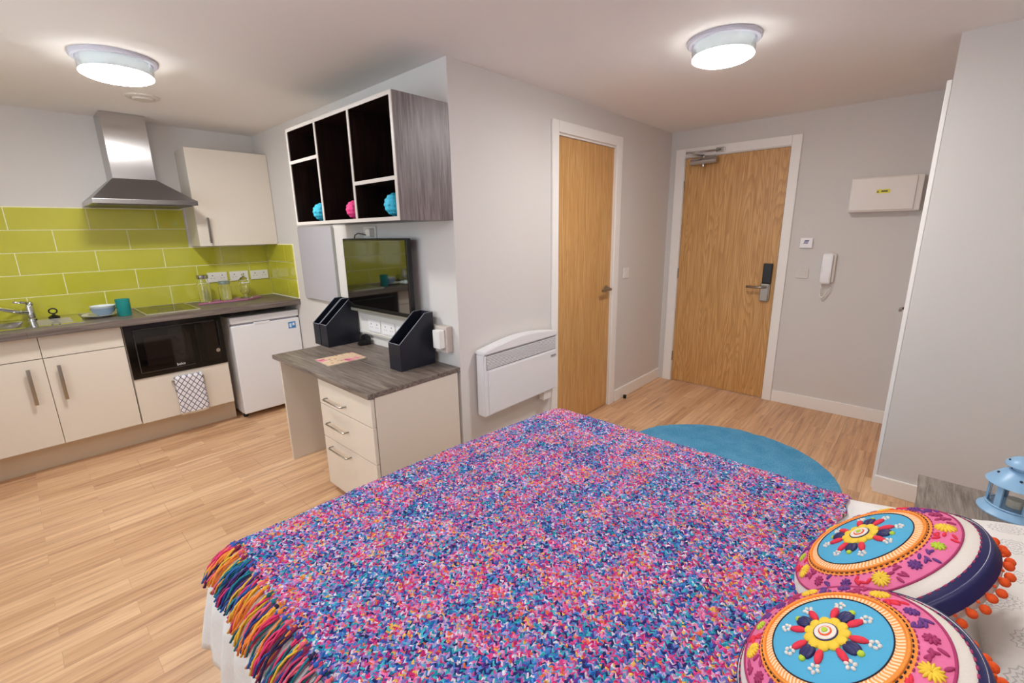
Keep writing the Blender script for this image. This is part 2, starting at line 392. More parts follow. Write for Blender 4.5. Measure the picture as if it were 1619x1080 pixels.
# ---- tiles: running bond on kitchen wall and return on the desk wall
def clip_tile(bm, a0, a1, z0, z1, amin, amax, place):
    a0 = max(a0, amin); a1 = min(a1, amax)
    if a1-a0 < .01: return
    place(bm, a0+.0024, a1-.0024, z0+.0022, z1-.0022)
pitch, rowh, ztop = .395, .146, 1.667
b = B(); box(b, Xw, 1.012, Yk-.006, Yk-.0005, .93, ztop+.004, mi=1); box(b, 1.012, Xd, Yk-.006, Yk-.0005, .93, 1.379, mi=1)
for r in range(5):
    z1 = ztop-r*rowh; z0 = z1-rowh
    off = .045 if r % 2 == 0 else .247
    amax = 1.012 if r < 2 else Xd-.008
    k = -3
    while off+k*pitch < amax:
        a = off+k*pitch
        clip_tile(b, a, a+pitch, z0, z1, Xw+.002, amax, lambda bm, p, q, u, v: box(bm, p, q, Yk-.0085, Yk-.004, u, v, bev=.0008, seg=1))
        k += 1
obj('tiled_splashback', b, [TILE, GROUT], wk, label='lime green running bond tiles with pale grout')
b = B(); box(b, Xd-.006, Xd-.0005, 3.872, Yk-.012, .93, 1.388, mi=1)
for r in range(3):
    z1 = 1.383-r*rowh; z0 = z1-rowh
    cuts = [3.874, 4.24, Yk-.012] if r % 2 else [3.874, 4.045, Yk-.012]
    for i in range(2): box(b, Xd-.011, Xd-.004, cuts[i]+.0024, cuts[i+1]-.0024, z0+.0022, z1-.0022, bev=.0012, seg=1)
obj('tiled_splashback', b, [TILE, GROUT], wd, label='short return of lime green tiles')

# ---------------------------------------------------------------- ceiling lights
def ceil_light(cx, cy, R, label, k=1):
    t = thing('ceiling_light', (cx, cy, H), label, 'ceiling light', 'round ceiling lights')
    b = B(); lathe(b, [(R, 0), (R, -.012), (R-.006, -.018), (R-.02, -.018), (R-.02, -.001)], (cx, cy, H-.0005), 64); obj('rim', b, M('#c9c9d6', .25, 0, 'lamp_rim'), t, smooth='auto')
    b = B(); lathe(b, [(R-.022, -.012), (R-.02, -.03), (R-.024, -.078), (R-.027, -.078), (R-.023, -.03), (R-.025, -.012)], (cx, cy, H), 64, cap=False)
    bmesh.ops.delete(b, geom=[], context='VERTS')
    obj('clear_cover', b, mat_glass('#eef2f2', .12, 'lamp_cover'), t, smooth='auto')
    b = B(); lathe(b, [(0, -.004), (R-.035, -.004), (R-.045, -.06), (R-.03, -.066), (0, -.066)], (cx, cy, H), 48); obj('gear_tray', b, M('#d3d5d6', .4, .1, 'lamp_tray'), t, smooth='auto')
    b = B(); lathe(b, [(0, -.093), (R*.4, -.092), (R*.7, -.089), (R-.035, -.083), (R-.026, -.078), (R-.028, -.07), (0, -.068)], (cx, cy, H), 64)
    obj('diffuser', b, M('#ffffff', .5, 0, 'lit_diffuser', emit=LAMP_STRENGTH*k), t, smooth='auto', label='glowing white disc')
ceil_light(.52, 2.98, .165, 'round ceiling light above the kitchen and cooker hood, left of the two')
ceil_light(2.36, .83, .155, 'round ceiling light nearer the entry door, right of the two')
ceil_light(.45, .25, .155, 'added round ceiling light above the bed, out of the picture overhead', .55)  # unseen third lamp, added to even out the light
b = B(); lathe(b, [(0, 0), (.085, 0), (.085, -.006), (.075, -.012), (.06, -.012), (.055, -.008), (.05, -.02), (.0, -.022)], (.735, 3.65, H), 40)
obj('ceiling_vent', b, M('#d6cfc6', .6, name='vent_plastic'), smooth='auto', label='small round white ceiling vent behind the left ceiling light', cat='vent')

# ---------------------------------------------------------------- kitchen
Zw, Yf = .936, 3.935
def bar_handle(parent, p0, p1, out, r=.006, mat=NICKEL, flat=False, name='handle'):
    p0, p1, out = Vector(p0), Vector(p1), Vector(out); d = (p1-p0).normalized()
    b = B()
    if flat:
        c = (p0+p1)/2+out*.03; L = (p1-p0).length
        sx = [abs(d[i])*L/2 + (.009 if abs(d[i]) < .5 and abs(out[i]) < .5 else 0) + (abs(out[i])*.004) for i in range(3)]
        box(b, c.x-sx[0], c.x+sx[0], c.y-sx[1], c.y+sx[1], c.z-sx[2], c.z+sx[2], bev=.002)
        for q in (p0+d*.02, p1-d*.02): cyl(b, q, q+out*.03, .005, 10)
    else:
        tube(b, [p0, p0+out*.022, p0+out*.03+d*.008, p1+out*.03-d*.008, p1+out*.022, p1], r, 8)
    return obj(name, b, mat, parent, smooth='auto')
# worktop
b = B(); box(b, .0, Xd-.001, 3.87, Yk-.012, .891, Zw, bev=.003); box(b, Xw+.001, -.50, 3.87, Yk-.012, .891, Zw, bev=.003); box(b, -.5005, .0005, 3.87, 4.02, .891, Zw, bev=.003); box(b, -.5005, .0005, 4.33, Yk-.012, .891, Zw, bev=.003)
obj('worktop', b, WTOP, org=(0, 4.1, Zw), label='long grey wood effect kitchen worktop over cream cupboards and white fridge', cat='worktop')
# sink cabinet
def cab(x0, x1, label, z0=.187, name='base_cabinet'):
    t = thing(name, ((x0+x1)/2, 4.19, z0), label, 'kitchen cabinet', None)
    b = B(); box(b, x0, x1, Yf+.022, Yk-.015, z0, .89); obj('body', b, CREAM, t); return t
t = cab(-.375, .43, 'cream base cabinet with two doors and two tall bar handles under the sink')
for x0, x1, hx in ((-.372, .0365, -.037), (.0395, .428, .097)):
    b = B(); box(b, x0, x1, Yf, Yf+.02, .752, .886, bev=.0015); obj('fascia_panel', b, CREAM, t)
    b = B(); box(b, x0, x1, Yf, Yf+.02, .187, .747, bev=.0015); d = obj('door', b, CREAM, t)
    bar_handle(d, (hx, Yf, .70), (hx, Yf, .475), (0, -1, 0), flat=True)
t = cab(-.94, -.378, 'cream base cabinet beyond the sink against the window wall')
b = B(); box(b, -.937, -.379, Yf, Yf+.02, .187, .886, bev=.0015); obj('door', b, CREAM, t)
# microwave cabinet
t = thing('base_cabinet', (.73, 4.19, .187), 'cream base cabinet with one wide drawer below the built-in black microwave', 'kitchen cabinet')
b = B(); x0, x1 = .4335, 1.018
box(b, x0, x0+.018, Yf+.022, Yk-.015, .187, .89); box(b, x1-.018, x1, Yf+.022, Yk-.015, .187, .89); box(b, x0+.018, x1-.018, Yf+.022, Yk-.015, .187, .205); box(b, x0+.018, x1-.018, Yf+.022, Yk-.015, .49, .506); box(b, x0+.018, x1-.018, Yk-.03, Yk-.015, .205, .89)
obj('body', b, CREAM, t)
b = B(); box(b, .436, 1.014, Yf, Yf+.02, .183, .505, bev=.0015); d = obj('drawer', b, CREAM, t)
bar_handle(d, (.645, Yf, .445), (.835, Yf, .445), (0, -1, 0))
# microwave
t = thing('microwave', (.73, 4.0, .508), 'black built-in microwave with glass window and single knob under the worktop', 'microwave')
b = B(); box(b, .455, .995, Yf+.005, 4.35, .509, .87); obj('body', b, BLACK, t)
b = B(); box(b, .437, 1.013, Yf-.01, Yf+.004, .509, .885, bev=.002); fr = obj('front_frame', b, M('#060404', .12, name='black_gloss'), t)
b = B(); box(b, .485, .885, Yf-.022, Yf-.011, .548, .845, bev=.003); dr = obj('door', b, BLACKG, t)
b = B(); box(b, .53, .80, Yf-.0235, Yf-.0225, .59, .79); obj('window_glass', b, M('#1c1614', .04, name='tinted_glass'), dr)
b = B()
for a in ((.484, .966, .846, .85), (.484, .8, .545, .549)): box(b, a[0], a[1], Yf-.024, Yf-.011, a[2], a[3])
box(b, .482, .486, Yf-.024, Yf-.011, .549, .846)
obj('trim_line', b, M('#5c5a5a', .3, .8, name='dark_metal_trim'), dr)
b = B(); box(b, .886, .972, Yf-.022, Yf-.011, .548, .845, bev=.003); cp = obj('control_panel', b, M('#140c0a', .15, name='control_gloss'), t)
b = B(); box(b, .972, .982, Yf-.04, Yf-.01, .65, .84, bev=.003); obj('door_handle', b, M('#2a2a2c', .2, .6, name='dark_metal'), t)
b = B(); cyl(b, (.955, Yf-.022, .622), (.955, Yf-.04, .622), .014, 20); obj('knob', b, CHROME, cp)
b = text_bm('beko', .026, RX, (.715, Yf-.0235, .566)); obj('logo', b, M('#dcdcdc', .4, name='white_print'), dr, recalc=False)
# plinth
b = B(); box(b, Xw+.001, 1.03, 4.075, 4.093, .001, .186); box(b, 1.03, 1.047, 4.075, 4.42, .001, .186)
obj('plinth', b, CREAM2, label='beige plinth board running under the cream kitchen cabinets', cat='plinth')
# fridge
t = thing('fridge', (1.335, 4.2, 0), 'white under-counter fridge at the right end of the worktop', 'fridge')
b = B(); box(b, 1.075, 1.592, 3.99, 4.42, .04, .838, bev=.006); obj('body', b, WHITE, t)
b = B(); box(b, 1.072, 1.595, 3.93, 3.985, .047, .775, bev=.009, seg=3); d = obj('door', b, WHITE, t)
b = B(); box(b, 1.072, 1.595, 3.93, 3.985, .79, .842, bev=.009, seg=3); obj('top_panel', b, WHITE, t)
b = B(); box(b, 1.085, 1.582, 3.945, 3.985, .774, .792); obj('grip_recess', b, M('#9c9ca6', .5, name='grey_recess'), t)
b = B(); box(b, 1.24, 1.36, 3.926, 3.95, .765, .785, bev=.004); obj('door_handle', b, WHITE, d)
b = B(); box(b, 1.50, 1.56, 3.9285, 3.9298, .69, .745); 
obj('energy_sticker', b, M('#3f86c8', .5, name='blue_sticker'), d, label='small blue sticker')
b = B(); box(b, 1.508, 1.525, 3.9278, 3.9284, .70, .732); box(b, 1.532, 1.552, 3.9278, 3.9284, .712, .735); obj('sticker_print', b, M('#dbe9f5', .5, name='pale_print'), d)
for px in (1.1, 1.57):
    b = B(); cyl(b, (px, 4.02, .001), (px, 4.02, .04), .018, 14); obj('foot', b, BLACK, t)
    b = B(); cyl(b, (px, 4.38, .001), (px, 4.38, .04), .018, 14); obj('foot', b, BLACK, t)
# sink
t = thing('sink', (-.15, 4.2, Zw), 'stainless steel inset sink with drainer in the worktop at the far left', 'sink')
b = B(); z = Zw+.001
sx0, sx1, sy0, sy1 = -.62, .268, 3.965, 4.42
bx0, bx1, by0, by1 = -.50, .0, 4.02, 4.33
for a in ((sx0, bx0, sy0, sy1), (bx0, bx1, sy0, by0), (bx0, bx1, by1, sy1), (bx1, sx1, sy0, sy1)): box(b, a[0], a[1], a[2], a[3], z, z+.004)
for i in range(6): yy = 4.03+i*.05; box(b, .06, .22, yy, yy+.006, z+.004, z+.006)
MIRST = M('#cfcfcb', .1, 1, name='polished_steel'); obj('drainer', b, MIRST, t)
b = B(); t2 = bmesh.new()
rings = []
for f, zz in ((0, z+.004), (.03, z-.02), (.05, z-.033)):
    rings.append([(bx0+f, by0+f, zz), (bx1-f, by0+f, zz), (bx1-f, by1-f, zz), (bx0+f, by1-f, zz)])
vs = [[t2.verts.new(p) for p in r] for r in rings]
for k in range(2):
    for i in range(4): t2.faces.new((vs[k][i], vs[k][(i+1) % 4], vs[k+1][(i+1) % 4], vs[k+1][i]))
t2.faces.new(vs[2]); merge(b, t2)
obj('bowl', b, STEEL, t, recalc=False)
# tap
t = thing('mixer_tap', (.045, 4.37, Zw+.005), 'chrome mixer tap with a curved spout at the back of the sink', 'tap')
b = B(); lathe(b, [(.027, 0), (.027, .008), (.022, .012), (.021, .085), (.017, .1), (0, .104)], (.045, 4.37, Zw+.005), 24); obj('body', b, CHROME, t, smooth='auto')
b = B(); tube(b, [(.035, 4.36, .99), (-.03, 4.34, 1.01), (-.09, 4.32, 1.035), (-.14, 4.29, 1.045), (-.17, 4.27, 1.04), (-.185, 4.26, 1.015)], [.013, .012, .011, .011, .011, .012], 12); obj('spout', b, CHROME, t)
b = B(); tube(b, [(.05, 4.37, 1.045), (.03, 4.35, 1.06), (-.02, 4.30, 1.07)], [.012, .009, .006], 10); ball(b, (.05, 4.37, 1.045), .019); obj('lever', b, CHROME, t)
b = B(); p = Vector((.148, 4.335, Zw+.007)); lathe(b, [(.03, 0), (.03, .008), (.02, .014), (.008, .02), (.006, .028), (0, .03)], p, 24); tube(b, [p+Vector((.02*math.cos(a), 0, .045+.017*math.sin(a))) for a in [i*PI/8 for i in range(16)]], .0045, 8, closed=True)
obj('sink_plug', b, BLACK, smooth='auto', label='black rubber sink plug with ring standing on the drainer beside the tap', cat='plug')
# bowls and glass
bp = Vector((.385, 4.15, Zw+.0005))
b = B(); lathe(b, [(0, .0), (.05, 0), (.055, .004), (.098, .016), (.1, .02), (.055, .009), (0, .007)], bp+Vector((-.018, .012, 0)), 40); obj('plate', b, M('#dfe0dc', .2, name='white_china'), smooth='auto', label='small white plate lying under the bowls on the worktop', cat='plate')
b = B(); q = bp+Vector((0, 0, .009)); lathe(b, [(0, 0), (.035, 0), (.038, .004), (.06, .025), (.07, .05), (.066, .05), (.056, .027), (0, .012)], q, 40); obj('bowl', b, M('#8fa7bd', .2, name='grey_blue_china'), smooth='auto', label='grey blue bowl beside the teal glass, lower of the stacked bowls', cat='bowl', group='stacked bowls')
b = B(); q = bp+Vector((0, 0, .036)); lathe(b, [(0, 0), (.035, 0), (.038, .003), (.06, .02), (.071, .04), (.067, .04), (.056, .022), (0, .008)], q, 40); obj('bowl', b, M('#dfe7ea', .2, name='pale_china'), smooth='auto', label='white bowl beside the teal glass, upper of the stacked bowls', cat='bowl', group='stacked bowls')
b = B(); lathe(b, [(0, 0), (.036, 0), (.038, .004), (.041, .115), (.038, .115), (.035, .008), (0, .008)], (.485, 4.08, Zw+.0005), 32); obj('drinking_glass', b, TEALG, smooth='auto', label='teal drinking glass standing on the worktop right of the bowls', cat='glass')
# hob
t = thing('hob', (.745, 4.2, Zw), 'black glass two ring ceramic hob set in the worktop below the cooker hood', 'hob')
b = B(); box(b, .585, .893, 3.955, 4.41, Zw+.0003, Zw+.006, bev=.002); obj('glass_top', b, BLACKG, t)
b = B(); 
for a in ((.577, .901, 3.943, 3.955), (.577, .901, 4.41, 4.418), (.577, .585, 3.955, 4.41), (.893, .901, 3.955, 4.41)): box(b, a[0], a[1], a[2], a[3], Zw+.0003, Zw+.007)
obj('metal_edge', b, M('#d9d6c4', .35, .7, name='pale_metal_edge'), t)
for yy, rr in ((4.07, .075), (4.29, .085)):
    b = B(); tube(b, [(.74+rr*math.cos(a), yy+rr*math.sin(a), Zw+.0062) for a in [i*PI/24 for i in range(48)]], .0009, 6, closed=True); obj('cooking_ring', b, M('#77736c', .4, name='ring_print'), t)
# tray and jars
b = B(); t2 = bmesh.new()
prism(b, [(.945, 4.19), (1.30, 4.17), (1.44, 4.26), (1.42, 4.33), (1.02, 4.33)], Zw+.0005, Zw+.012, 'z', bev=.003)
obj('tray', b, M('#b0718c', .45, name='pink_mat'), label='pink purple tray on the worktop holding the glass jars', cat='tray')
def jar(name, x, y, prof, lidp, lidm, label, group=None, cat='jar', lidname='lid'):
    z0 = Zw+.0125
    t = thing(name, (x, y, z0), label, cat, group)
    b = B(); n = len(prof)
    inner = [(max(r-.004, 0), h if i else h+.005) for i, (r, h) in enumerate(prof)][::-1]
    lathe(b, [(0, 0)]+prof+inner+[(0, .005)], (x, y, z0), 32); obj('glass_body', b, GLASS, t, smooth='auto')
    b = B(); lathe(b, lidp, (x, y, z0), 32); obj(lidname, b, lidm, t, smooth='auto'); return t
jar('glass_jar', 1.02, 4.255, [(.04, 0), (.043, .006), (.043, .15), (.036, .168), (.036, .185)], [(0, .186), (.04, .186), (.041, .19), (.041, .212), (.036, .215), (0, .215)], STEEL, 'tall glass jar with metal lid, leftmost on the pink tray', 'glass jars')
jar('glass_jar', 1.165, 4.255, [(.042, 0), (.046, .006), (.046, .105), (.038, .12), (.038, .13)], [(0, .131), (.042, .131), (.043, .135), (.043, .152), (.038, .155), (0, .155)], M('#9fb0aa', .3, .6, name='green_grey_lid'), 'medium glass jar with grey green lid, middle one on the pink tray', 'glass jars')
jar('glass_jar', 1.315, 4.26, [(.05, 0), (.05, .004), (.02, .012), (.018, .03), (.035, .05), (.04, .085), (.04, .125)], [(0, .126), (.044, .126), (.042, .15), (.022, .172), (.006, .178), (.013, .19), (.01, .2), (0, .203)], GLASS, 'footed glass jar with domed lid and finial, rightmost on the pink tray', 'glass jars')
for px, py in ((1.09, 4.235), (1.24, 4.24)):
    pass
# kitchen sockets
def socket(x0, x1, z0, z1, label, n=2):
    t = thing('wall_socket', ((x0+x1)/2, Yk-.011, z0), label, 'socket', 'double sockets on the green tiles')
    b = B(); box(b, x0, x1, Yk-.021, Yk-.0115, z0, z1, bev=.003); obj('plate', b, PLAST, t)
    for i in range(n):
        cx = x0+(x1-x0)*(i+.5)/n
        b = B()
        box(b, cx-.004, cx+.004, Yk-.0216, Yk-.021, z0+.05, z0+.058)
        for s in (-1, 1): box(b, cx+s*.011-.003, cx+s*.011+.003, Yk-.0216, Yk-.021, z0+.03, z0+.034)
        obj('pin_holes', b, M('#55524e', .6, name='dark_holes'), t)
        b = B(); box(b, cx+.018, cx+.03, Yk-.024, Yk-.0215, z0+.052, z0+.07, bev=.001); obj('rocker_switch', b, PLAST, t)
socket(1.10, 1.245, 1.085, 1.165, 'white double socket on the green tiles behind the middle jar')
socket(1.43, 1.575, 1.083, 1.16, 'white double socket on the green tiles nearest the corner')
socket(1.265, 1.41, 1.084, 1.163, 'white double socket on the green tiles behind the footed jar')
# hood
t = thing('cooker_hood', (.716, Yk, 1.676), 'stainless steel chimney cooker hood above the hob', 'cooker hood')
b = B(); box(b, .4315, 1.0, 3.933, Yk-.012, 1.676, 1.706, bev=.002); lip = obj('rim', b, STEEL, t)
b = B(); t2 = bmesh.new()
A = [t2.verts.new(p) for p in ((.434, 3.936, 1.7055), (.998, 3.936, 1.7055), (.998, Yk-.001, 1.7055), (.434, Yk-.001, 1.7055))]
Bt = [t2.verts.new(p) for p in ((.59, 4.2, 1.857), (.836, 4.2, 1.857), (.836, Yk-.001, 1.857), (.59, Yk-.001, 1.857))]
for i in range(4): t2.faces.new((A[i], A[(i+1) % 4], Bt[(i+1) % 4], Bt[i]))
t2.faces.new(A); t2.faces.new(Bt); merge(b, t2); obj('canopy', b, M('#a09ea0', .33, 1, name='brushed_steel_dark', scale=4), t)
b = B(); box(b, .592, .834, 4.202, Yk-.001, 1.857, H-.002, bev=.002); obj('chimney', b, BRUSH, t)
b = B(); box(b, .46, .97, 3.96, 4.40, 1.670, 1.6758); obj('grease_filter', b, M('#77757a', .4, .9, name='filter_mesh'), t)
# wall cabinet
t = thing('wall_cabinet', (1.325, Yk, 1.3865), 'cream single door wall cabinet right of the cooker hood', 'kitchen cabinet')
b = B(); box(b, 1.028, 1.598, 4.194, Yk-.001, 1.3865, 2.1); obj('body', b, CREAM, t)
b = B(); box(b, 1.026, 1.60, 4.172, 4.192, 1.3865, 2.102, bev=.0015); d = obj('door', b, CREAM, t)
bar_handle(d, (1.098, 4.172, 1.60), (1.098, 4.172, 1.41), (0, -1, 0), flat=True)

# towel
b = B(); NX, NZ = 16, 28; t2 = bmesh.new(); g = []
for j in range(NZ+1):
    row = []
    for i in range(NX+1):
        u = i/NX; v = j/NZ
        x = .653+u*.172+.006*v*(u-.5)*2+.008*v; zz = .468-v*.285-.008*math.sin(u*3)*v
        y = 3.889-.004*math.sin(u*9+1)*v-.003*math.sin(u*17)*v+.012*v
        row.append(t2.verts.new((x, y, zz)))
    g.append(row)
uvl = t2.loops.layers.uv.new('uv')
for j in range(NZ):
    for i in range(NX):
        f = t2.faces.new((g[j][i], g[j][i+1], g[j+1][i+1], g[j+1][i])); f.smooth = True
        f.material_index = 1 if j >= NZ-2 else 0
# over the bar and down behind it
back = []
for i in range(NX+1):
    u = i/NX; x = .653+u*.172
    back.append([t2.verts.new((x, 3.893, .476)), t2.verts.new((x, 3.905, .481)), t2.verts.new((x, 3.918, .474)), t2.verts.new((x, 3.925, .455)), t2.verts.new((x, 3.927, .36))])
for i in range(NX):
    c0 = [g[0][i]]+back[i]; c1 = [g[0][i+1]]+back[i+1]
    for k in range(5): t2.faces.new((c0[k], c0[k+1], c1[k+1], c1[k])).smooth = True
bmesh.ops.recalc_face_normals(t2, faces=t2.faces)
bmesh.ops.solidify(t2, geom=t2.faces[:], thickness=.0022)
merge(b, t2)
tt = NT('patterned_towel'); v = tt.coord(scale=(1, 1, 1), loc=(0, 0, 0))
sp = tt.n('ShaderNodeSeparateXYZ'); tt.l(v, sp.inputs[0])
def tri(expr): return tt.math('ABSOLUTE', tt.math('SUBTRACT', tt.math('FRACT', expr), .5))
aa = tt.math('MULTIPLY', tt.math('ADD', sp.outputs[0], tt.math('MULTIPLY', sp.outputs[2], .75)), 27)
cc = tt.math('MULTIPLY', tt.math('SUBTRACT', sp.outputs[0], tt.math('MULTIPLY', sp.outputs[2], .75)), 27)
mn = tt.math('MINIMUM', tri(aa), tri(cc))
col = tt.ramp(mn, [(0, lin('#56566e')), (.07, lin('#6d6d82')), (.11, lin('#eceaf0')), (1, lin('#f1eff2'))])
tt.l(col, tt.b.inputs['Base Color']); tt.b.inputs['Roughness'].default_value = .9
obj('tea_towel', b, [tt.m, M('#c9b8a0', .9, name='beige_hem')], label='white tea towel with blue lattice pattern hanging on the drawer below the microwave', cat='towel', recalc=False)

# ---------------------------------------------------------------- shelf unit on the desk wall
sx, y0, y1, z0, z1 = 1.276, 1.866, 2.99, 1.518, 2.077
t = thing('wall_shelf_unit', (1.44, 2.43, z0), 'dark wood open shelf unit with pale edges on the wall above the television', 'shelf unit')
E_ = .018; yd1, yd2 = 2.618, 2.253
EDGE = M('#c9c1bb', .4, name='pale_edging')
b = B(); box(b, sx+.004, Xd-.001, y0, y0+E_, z0, z1); obj('side_panel', b, SIDEW, t, label='grey wood grain end panel')
b = B(); box(b, sx+.004, Xd-.001, y1-E_, y1, z0, z1); obj('side_panel', b, SIDEW, t)
b = B(); box(b, sx+.004, Xd-.001, y0+E_, y1-E_, z1-E_, z1); obj('top_panel', b, INNER, t)
b = B(); box(b, sx+.004, Xd-.001, y0+E_, y1-E_, z0, z0+E_); obj('bottom_panel', b, INNER, t)
b = B(); box(b, Xd-.012, Xd-.001, y0+E_, y1-E_, z0+E_, z1-E_); obj('back_panel', b, INNER, t)
for q in (y0+E_, y1-E_-.002):
    b = B(); box(b, sx+.006, Xd-.012, q, q+.002, z0+E_, z1-E_); obj('inner_lining', b, INNER, t)
for yy in (yd1, yd2):
    b = B(); box(b, sx+.004, Xd-.012, yy-E_/2, yy+E_/2, z0+E_, z1-E_); obj('divider', b, INNER, t)
b = B(); box(b, sx+.004, Xd-.012, yd1+E_/2, y1-E_, 1.876, 1.894); obj('shelf', b, INNER, t)
b = B(); box(b, sx+.004, Xd-.012, y0+E_, yd2-E_/2, 1.70, 1.718); obj('shelf', b, INNER, t)
b = B()
for a in ((y0, y0+E_, z0, z1), (y1-E_, y1, z0, z1), (y0+E_, y1-E_, z1-E_, z1), (y0+E_, y1-E_, z0, z0+E_), (yd1-E_/2, yd1+E_/2, z0+E_, z1-E_), (yd2-E_/2, yd2+E_/2, z0+E_, z1-E_), (yd1+E_/2, y1-E_, 1.876, 1.894), (y0+E_, yd2-E_/2, 1.70, 1.718)):
    box(b, sx, sx+.004, a[0], a[1], a[2], a[3])
obj('front_edging', b, EDGE, t)
def woven(x, y, r, col, label):
    b = B(); t2 = bmesh.new(); bmesh.ops.create_uvsphere(t2, u_segments=48, v_segments=32, radius=r)
    for v in t2.verts:
        n = v.co.normalized(); th = math.atan2(n.y, n.x); ph = math.asin(max(-1, min(1, n.z)))
        k = math.cos(th*9+ph*7)*math.cos(th*9-ph*7)
        v.co = n*(r*(1+.07*k)); 
    for f in t2.faces: f.smooth = True
    merge(b, t2); bmesh.ops.translate(b, verts=b.verts, vec=(x, y, z0+E_+r*1.07+.001))
    tt = NT('woven_' + col.strip('#')); vo = tt.n('ShaderNodeTexVoronoi'); vo.inputs['Scale'].default_value = 75; tt.l(tt.coord(), vo.inputs[0])
    tt.l(tt.ramp(vo.outputs[0], [(0, lin(col)), (.6, lin(col)), (1, tuple(c*.35 for c in lin(col)[:3]))]), tt.b.inputs['Base Color']); tt.b.inputs['Roughness'].default_value = .7; tt.bump(vo.outputs[0], .4, .003)
    obj('woven_ball', b, tt.m, label=label, cat='ball', group='woven balls in the shelf unit')
woven(1.335, 2.755, .05, '#38b8d8', 'light blue woven ball in the lower left cubby of the wall shelf unit')
woven(1.335, 2.365, .047, '#f0408a', 'bright pink woven ball in the tall middle cubby of the wall shelf unit')
woven(1.34, 1.985, .054, '#38b8d8', 'light blue woven ball in the lower right cubby of the wall shelf unit')

# ---------------------------------------------------------------- desk
Zd = .7195
t = thing('desk', (1.31, 2.43, 0), 'desk with grey wood top and cream three drawer pedestal against the wall', 'desk')
b = B(); box(b, 1.0235, Xd-.001, 1.865, 3.012, Zd-.026, Zd, bev=.003); obj('desktop', b, DTOP, t)
b = B(); box(b, 1.045, Xd-.02, 2.945, 2.965, .001, Zd-.026); obj('side_panel', b, CREAM, t)
b = B(); box(b, 1.062, Xd-.02, 1.868, 2.425, .04, Zd-.026); obj('pedestal', b, CREAM, t)
b = B(); box(b, 1.09, Xd-.02, 1.872, 2.42, .001, .04); obj('plinth', b, CREAM2, t)
b = B(); box(b, 1.54, 1.555, 2.425, 2.945, .25, Zd-.026); obj('modesty_panel', b, CREAM, t)
for (a, c, hz) in ((.542, .688, .59), (.345, .538, .448), (.045, .341, .302)):
    b = B(); box(b, 1.0395, 1.058, 1.872, 2.42, a, c, bev=.0015); d = obj('drawer', b, CREAM, t)
    bar_handle(d, (1.0395, 2.325, hz), (1.0395, 2.125, hz), (-1, 0, 0), r=.0045)
def mag_file(ya, yb, xa, xb, label, hb=.295, hf=.15):
    t = thing('magazine_file', ((xa+xb)/2, (ya+yb)/2, Zd), label, 'magazine file', 'black magazine files on the desk')
    LE = M('#191c29', .36, name='black_leatherette', bumpy=.25, scale=500); z = Zd+.0006; th = .005
    prof = [(xa, z), (xb, z), (xb, z+hb), (xb-.055, z+hb), (xa, z+hf)]
    b = B()
    for q in ((ya, ya+th), (yb-th, yb)):
        prism(b, prof, q[0], q[1], 'y')
    box(b, xa, xa+th, ya+th, yb-th, z, z+hf); box(b, xb-th, xb, ya+th, yb-th, z, z+hb); box(b, xa+th, xb-th, ya+th, yb-th, z, z+th)
    obj('body', b, LE, t)
    b = B()
    for q in (ya, yb-th):
        tube(b, [(xa, q+th/2, z+hf+.001), (xb-.055, q+th/2, z+hb+.001), (xb, q+th/2, z+hb+.001)], .0024, 6)
    tube(b, [(xa+th/2, ya+.003, z+hf), (xa+th/2, yb-.003, z+hf)], .0024, 6)
    obj('edge_stitching', b, M('#8d8f99', .5, name='grey_edge'), t)
    return t
mag_file(3.0, 3.09, 1.345, 1.572, 'black magazine file on the desk, left of the touching pair', .30, .147)
mag_file(2.896, 2.992, 1.345, 1.572, 'black magazine file on the desk, right of the touching pair', .30, .15)
mag_file(2.045, 2.155, 1.338, 1.572, 'single black magazine file at the right end of the desk', .30, .15)
b = B(); prism(b, [(1.50, Zd+.0006), (1.585, Zd+.0006), (1.585, Zd+.05), (1.56, Zd+.075), (1.50, Zd+.02)], 2.76, 2.80, 'y', bev=.004); cyl(b, (1.555, 2.755, Zd+.05), (1.555, 2.805, Zd+.05), .018, 20)  # unidentified small black item, given a wedge shape
obj('black_desk_item', b, BLACK, label='small black desk accessory behind the pair of magazine files', cat='desk accessory')
# notebook
t = thing('notebook', (1.25, 2.54, Zd), 'cream notebook with pink patterned cover lying on the desk', 'notebook')
Rn = Matrix.Rotation(.0, 3, 'Z')
def npq(bm, x0, x1, yA, yB, z0, z1, mi=0, bev=0): box(bm, x0, x1, yA, yB, z0, z1, mi, bev, rot=Matrix.Rotation(-.04, 3, 'Z'), about=(1.25, 2.54, z0))
b = B(); npq(b, 1.135, 1.365, 2.455, 2.64, Zd+.0006, Zd+.007); obj('pages', b, M('#e6ddd0', .8, name='paper'), t)
tt = NT('notebook_cover'); nz = tt.n('ShaderNodeTexVoronoi'); nz.inputs['Scale'].default_value = 26; tt.l(tt.coord(), nz.inputs[0])
g1 = tt.n('ShaderNodeTexNoise'); g1.inputs['Scale'].default_value = 9; tt.l(tt.coord(), g1.inputs[0])
c1 = tt.ramp(nz.outputs[0], [(.2, lin('#b98f62')), (.35, lin('#e2cdb0')), (.6, lin('#ddbfa0'))]); c2 = tt.ramp(nz.outputs[0], [(.2, lin('#b04a66')), (.4, lin('#e38aa0'))])
tt.l(tt.mix(tt.ramp(g1.outputs[0], [(.57, (0, 0, 0)), (.62, (1, 1, 1))]), c1, c2), tt.b.inputs['Base Color'])
b = B(); npq(b, 1.132, 1.368, 2.452, 2.643, Zd+.0072, Zd+.0088); obj('cover', b, tt.m, t)

